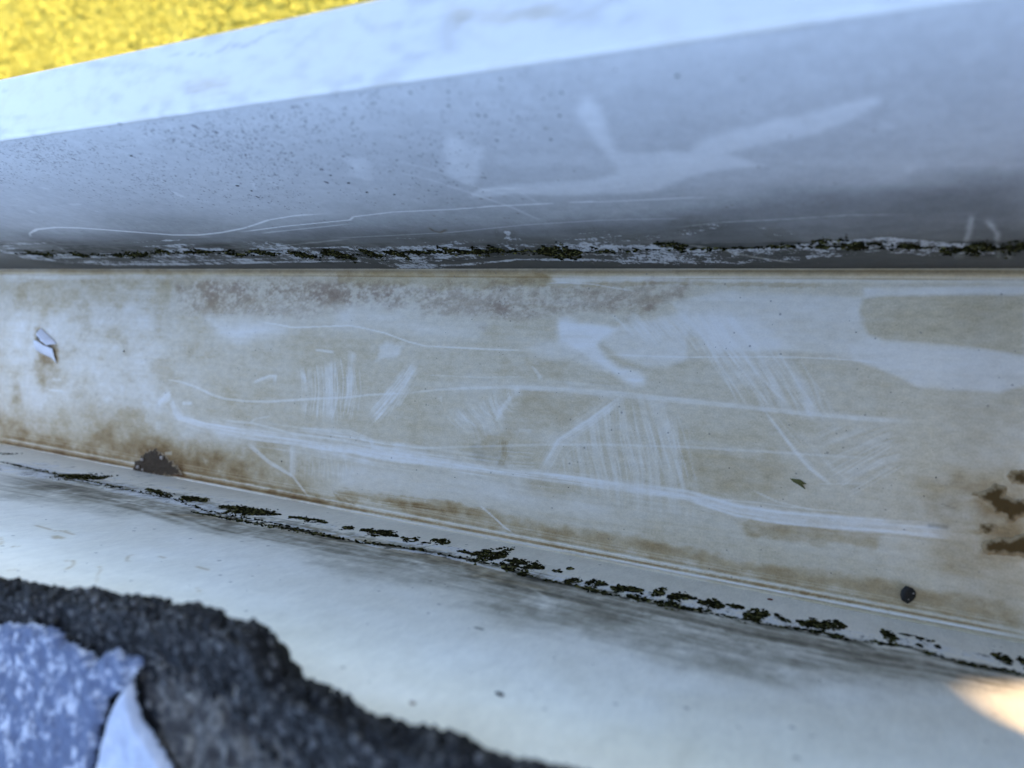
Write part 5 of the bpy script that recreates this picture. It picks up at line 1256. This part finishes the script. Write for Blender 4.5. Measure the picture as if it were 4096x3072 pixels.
# loose granules bedded in the dark edge
rg = np.random.default_rng(55); C_, R_, F_ = [], [], []
for k in range(5200):
    x = rg.uniform(-150, 25); d = abs(rg.normal()) * 4.2
    a = rg.uniform(-70, 90)
    e = float(edge_y(x)) - 1.7
    if d < 1.5: p = np.array([x, e - 2.2 + 2.1 * math.cos(R(a)), 108 - 2.3 + 2.2 * math.sin(R(a))])
    else: p = np.array([x, e - d, float(roof_z(np.array(e - d)))])
    p[2] += .7 * (float(fbm(np.array(x / 7), np.array((p[1] + p[2]) / 7), 3, 511)) - .5) * 2.6
    C_.append(p * .001); R_.append(rg.uniform(.3, .95) * 1e-3); F_.append(np.eye(3) * np.array([[1], [.85], [.7]]))
me = lumps('granules', C_, R_, np.array(F_), 56, .3)
o = tag(link('granules', me, M_GRAN, sh_root), kind='stuff'); local(o, sh_root)

def slab(name, poly_pts, z0, thick, mat, parent, res=.22, rag=1.6, seed=1, rough_h=.35):
    P2 = np.array(poly_pts); lo = P2.min(0) - 2; hi = P2.max(0) + 2
    lo = np.maximum(lo, (-142, -46)); hi = np.minimum(hi, (40, 40))
    gx = np.arange(lo[0], hi[0], res); gy = np.arange(lo[1], hi[1], res)
    X, Y = np.meshgrid(gx, gy)
    sd = poly_sd(X, Y, [tuple(q) for q in P2]) + (fbm(X / 2.2, Y / 2.2, 4, seed) - .5) * 2 * rag
    H = sstep(sd / 1.2 + .25) * thick + (fbm(X / 1.3, Y / 1.3, 3, seed + 1) - .5) * 2 * rough_h * (sd > .4)
    use = sd > -res * 1.2; idx = -np.ones(X.shape, int)
    jj, ii = np.nonzero(use); idx[jj, ii] = np.arange(len(jj))
    Zs = np.where(sd > -.1, roof_z(Y) + z0 + H, roof_z(Y) + z0 - .35)
    V = np.stack([X[jj, ii], Y[jj, ii], Zs[jj, ii]], -1) * .001
    q = np.stack([idx[:-1, :-1], idx[:-1, 1:], idx[1:, 1:], idx[1:, :-1]], -1).reshape(-1, 4)
    q = q[(q >= 0).all(1)]
    me = mesh_from(name, V - np.array(parent.location) if parent else V, q.tolist(), True)
    return link(name, me, mat, parent)

tab = tag(empty('shingle_tab', (-.11, -.02, .110)), 'blue grey granule shingle with white flecks lying on the dark shingle, bottom left corner', 'shingle')
slab('granule_surface', BLUE_TAB, 1.2, .8, M_BLUESH, tab, seed=61, rag=1.1, rough_h=.4)
strip = tag(empty('felt_strip', (-.09, -.03, .110)), 'pale bluish white exposed strip tapering up between the blue and brown shingle surfaces', 'roofing strip')
slab('strip_surface', PALE_STRIP, .9, 1.0, M_PALESH, strip, rag=.4, seed=62, rough_h=.15)

# fascia board and roof deck carrying them
bm = bmesh.new()
def box(bm, a, b):
    vs_ = [bm.verts.new((x, y, z)) for x in (a[0], b[0]) for y in (a[1], b[1]) for z in (a[2], b[2])]
    for f in ((0, 1, 3, 2), (4, 6, 7, 5), (0, 4, 5, 1), (2, 3, 7, 6), (0, 2, 6, 4), (1, 5, 7, 3)): bm.faces.new([vs_[i] for i in f])
box(bm, (-1.1, -.024, -.07), (.42, -.0025, .100)); me = bpy.data.meshes.new('fascia_board'); bm.normal_update(); bm.to_mesh(me); bm.free()
M_WOOD = plain('painted_board', (.6, .6, .58), .6, .08, 60)
tag(link('fascia_board', me, M_WOOD), 'pale fascia board behind the gutter under the shingle edge', 'fascia board')

# ------------------------------------------------------------------ lawn far below
def lawn_mat():
    t = NT('lawn_soil')
    n = t.noise(3, 5, .7); n2 = t.noise(25, 3, .6)
    c = t.mix(t.ramp(n, .3, .7), (.21, .19, .028), (.27, .24, .035)); c = t.mix(t.ramp(n2, .4, .7, 0, .25), c, (.15, .15, .014))
    return t.out(c, .9, .1)
me = mesh_from('lawn', [(-150, -150, -3), (150, -150, -3), (150, 150, -3), (-150, 150, -3)], [(0, 1, 2, 3)])
tag(link('lawn', me, lawn_mat()), 'sunlit yellow green lawn far below the gutter', 'lawn', kind='structure')
rg = np.random.default_rng(90)
nb = 70000
bx = rg.uniform(-8.2, -2.0, nb); by = rg.uniform(1.5, 4.2, nb)
hh = rg.uniform(.015, .035, nb) * (.5 + .9 * fbm(bx * 3, by * 3, 3, 91)); wd = rg.uniform(.006, .011, nb); an = rg.uniform(0, 6.283, nb); le = rg.uniform(.02, .06, nb); la = rg.uniform(0, 6.283, nb)
V = np.zeros((nb, 3, 3)); V[:, 0] = np.stack([bx - wd * np.cos(an), by - wd * np.sin(an), np.full(nb, -3.0)], -1); V[:, 1] = np.stack([bx + wd * np.cos(an), by + wd * np.sin(an), np.full(nb, -3.0)], -1)
V[:, 2] = np.stack([bx + le * np.cos(la), by + le * np.sin(la), -3 + hh], -1)
me = bpy.data.meshes.new('grass'); me.vertices.add(nb * 3); me.vertices.foreach_set('co', V.reshape(-1).astype(np.float32))
me.loops.add(nb * 3); me.loops.foreach_set('vertex_index', np.arange(nb * 3, dtype=np.int32)); me.polygons.add(nb)
me.polygons.foreach_set('loop_start', np.arange(0, nb * 3, 3, dtype=np.int32)); me.polygons.foreach_set('loop_total', np.full(nb, 3, dtype=np.int32)); me.update(calc_edges=True)
a = me.attributes.new('tone', 'FLOAT', 'POINT'); a.data.foreach_set('value', np.repeat(np.clip(.5 + .9 * (fbm(bx * 1.2, by * 1.2, 3, 92) - .5) + rg.normal(size=nb) * .08, 0, 1), 3).astype(np.float32))
t = NT('grass_blade'); c = t.mix(t.attr('tone').outputs['Fac'], (.24, .225, .030), (.31, .285, .045)); M_GRASS = t.out(c, .7, .2)
tag(link('grass', me, M_GRASS), 'short yellow green grass blades covering the lawn', 'grass', kind='stuff')

# ------------------------------------------------------------------ tree added out of view to keep the low sun off the gutter
blocker = tag(empty('shade_blocker', (1.0, 1.7, -3.0)), 'leafy tree added out of view to shade the gutter', 'blocker')
def limb(bm, pts, rad, seg=10):
    rings = []
    for i, p in enumerate(pts):
        p = Vector(p); d_ = (Vector(pts[min(i + 1, len(pts) - 1)]) - Vector(pts[max(i - 1, 0)])).normalized()
        a = d_.orthogonal().normalized(); b = d_.cross(a)
        rings.append([bm.verts.new(p + (a * math.cos(2 * math.pi * k / seg) + b * math.sin(2 * math.pi * k / seg)) * rad[i] * random.uniform(.9, 1.1)) for k in range(seg)])
    for r0, r1 in zip(rings[:-1], rings[1:]):
        for k in range(seg): bm.faces.new((r0[k], r0[(k + 1) % seg], r1[(k + 1) % seg], r1[k]))
bm = bmesh.new()
limb(bm, [(0, 0, 0), (.03, -.02, .8), (-.02, .03, 1.8), (.02, .0, 2.7), (.0, .05, 3.5), (.05, .02, 4.3)], [.16, .12, .10, .08, .055, .02])
limb(bm, [(-.01, .02, 2.2), (-.25, -.5, 2.8), (-.5, -1.0, 3.2), (-.7, -1.3, 3.42)], [.06, .045, .03, .012])
limb(bm, [(0, 0, 2.7), (.4, .3, 3.2), (.7, .5, 3.7)], [.05, .035, .012])
limb(bm, [(0, 0, 3.0), (-.1, -.6, 3.6), (-.2, -.9, 4.0)], [.045, .03, .012])
me = bpy.data.meshes.new('blocker_trunk'); bm.normal_update(); bm.to_mesh(me); bm.free()
M_BARK = plain('bark', (.11, .085, .06), .9, .4, 30, .2, bd=.01)
link('blocker_trunk', me, M_BARK, blocker)
t = NT('leaf'); M_LEAF = t.out(t.mix(t.attr('tone').outputs['Fac'], (.035, .06, .018), (.075, .11, .03)), .5, .3)
rg = np.random.default_rng(12)
patch = np.array(PATCH + [])
_g = np.stack(np.meshgrid(np.linspace(10, 70, 28), np.linspace(12, 75, 28)), -1).reshape(-1, 2)
GAP_PTS = _g[poly_sd(_g[:, 0], _g[:, 1], [tuple(v) for v in patch]) > 0]  # leaves over these points are dropped to shape the sun patch
S_ = np.array(SUN_DIR)
target = np.array((-.14, .045, .05))
base = target + S_ * .52
LV = []
def leaf(c, size, nrm_bias):
    nrm = rg.normal(size=3) * .55 + nrm_bias; nrm /= np.linalg.norm(nrm)
    a = np.cross(nrm, rg.normal(size=3)); a /= np.linalg.norm(a); b = np.cross(nrm, a)
    return np.array([c - a * size, c - a * size * .3 + b * size * .48, c + a * size * .5 + b * size * .40, c + a * size * 1.1, c + a * size * .5 - b * size * .40, c - a * size * .3 - b * size * .48])
def lit(L):
    """a leaf stands in the gap through which the sun reaches the back wall"""
    k = L[:, 1] / S_[1]
    q = np.stack([L[:, 0] - S_[0] * k, L[:, 2] - S_[2] * k], -1) * 1000
    d_ = poly_sd(q[:, 0], q[:, 1], [tuple(v) for v in patch])
    if (d_ > -.3).any(): return True
    if d_.max() < -70: return False
    return (poly_sd(GAP_PTS[:, 0], GAP_PTS[:, 1], [tuple(v) for v in q]) > -.3).any()
a1 = np.cross(S_, (0, 0, 1)); a1 /= np.linalg.norm(a1); a2 = np.cross(a1, S_)
for k in range(9000):
    u, v, w_ = rg.uniform(-.46, .46), rg.uniform(-.26, .26), rg.normal() * .05
    L = leaf(base + a1 * u + a2 * v + S_ * w_, rg.uniform(.016, .026), S_ * 1.2)
    if not lit(L): LV.append(L)
# small leaves packed round the gap to shape the sun patch
cen = patch.mean(0)
for k in range(9000):
    i = rg.integers(len(patch)); p0 = patch[i]; p1 = patch[(i + 1) % len(patch)]
    q = p0 + (p1 - p0) * rg.random() + rg.normal(size=2) * 7
    c = np.array([q[0], 0, q[1]]) * .001 + S_ * (.52 + rg.normal() * .05)
    L = leaf(c, rg.uniform(.003, .0065), S_ * 2.5)
    if not lit(L): LV.append(L)
for cc, rad, n in (((.0, .0, 4.2), (.8, .8, .7), 1500), ((.7, .5, 3.8), (.6, .6, .5), 900), ((-.2, -.8, 4.1), (.55, .55, .5), 800)):
    for k in range(n):
        d_ = rg.normal(size=3); d_ /= np.linalg.norm(d_)
        c = np.array(blocker.location) + np.array(cc) + d_ * np.array(rad) * rg.random() ** .45
        L = leaf(c, rg.uniform(.03, .06), d_)
        if not lit(L): LV.append(L)
LV = np.array(LV); nl = len(LV)
me = bpy.data.meshes.new('blocker_crown'); me.vertices.add(nl * 6); me.vertices.foreach_set('co', (LV - np.array(blocker.location)).reshape(-1).astype(np.float32))
me.loops.add(nl * 6); me.loops.foreach_set('vertex_index', np.arange(nl * 6, dtype=np.int32)); me.polygons.add(nl)
me.polygons.foreach_set('loop_start', np.arange(0, nl * 6, 6, dtype=np.int32)); me.polygons.foreach_set('loop_total', np.full(nl, 6, dtype=np.int32)); me.update(calc_edges=True)
a = me.attributes.new('tone', 'FLOAT', 'POINT'); a.data.foreach_set('value', np.repeat(rg.random(nl), 6).astype(np.float32))
link('blocker_crown', me, M_LEAF, blocker)
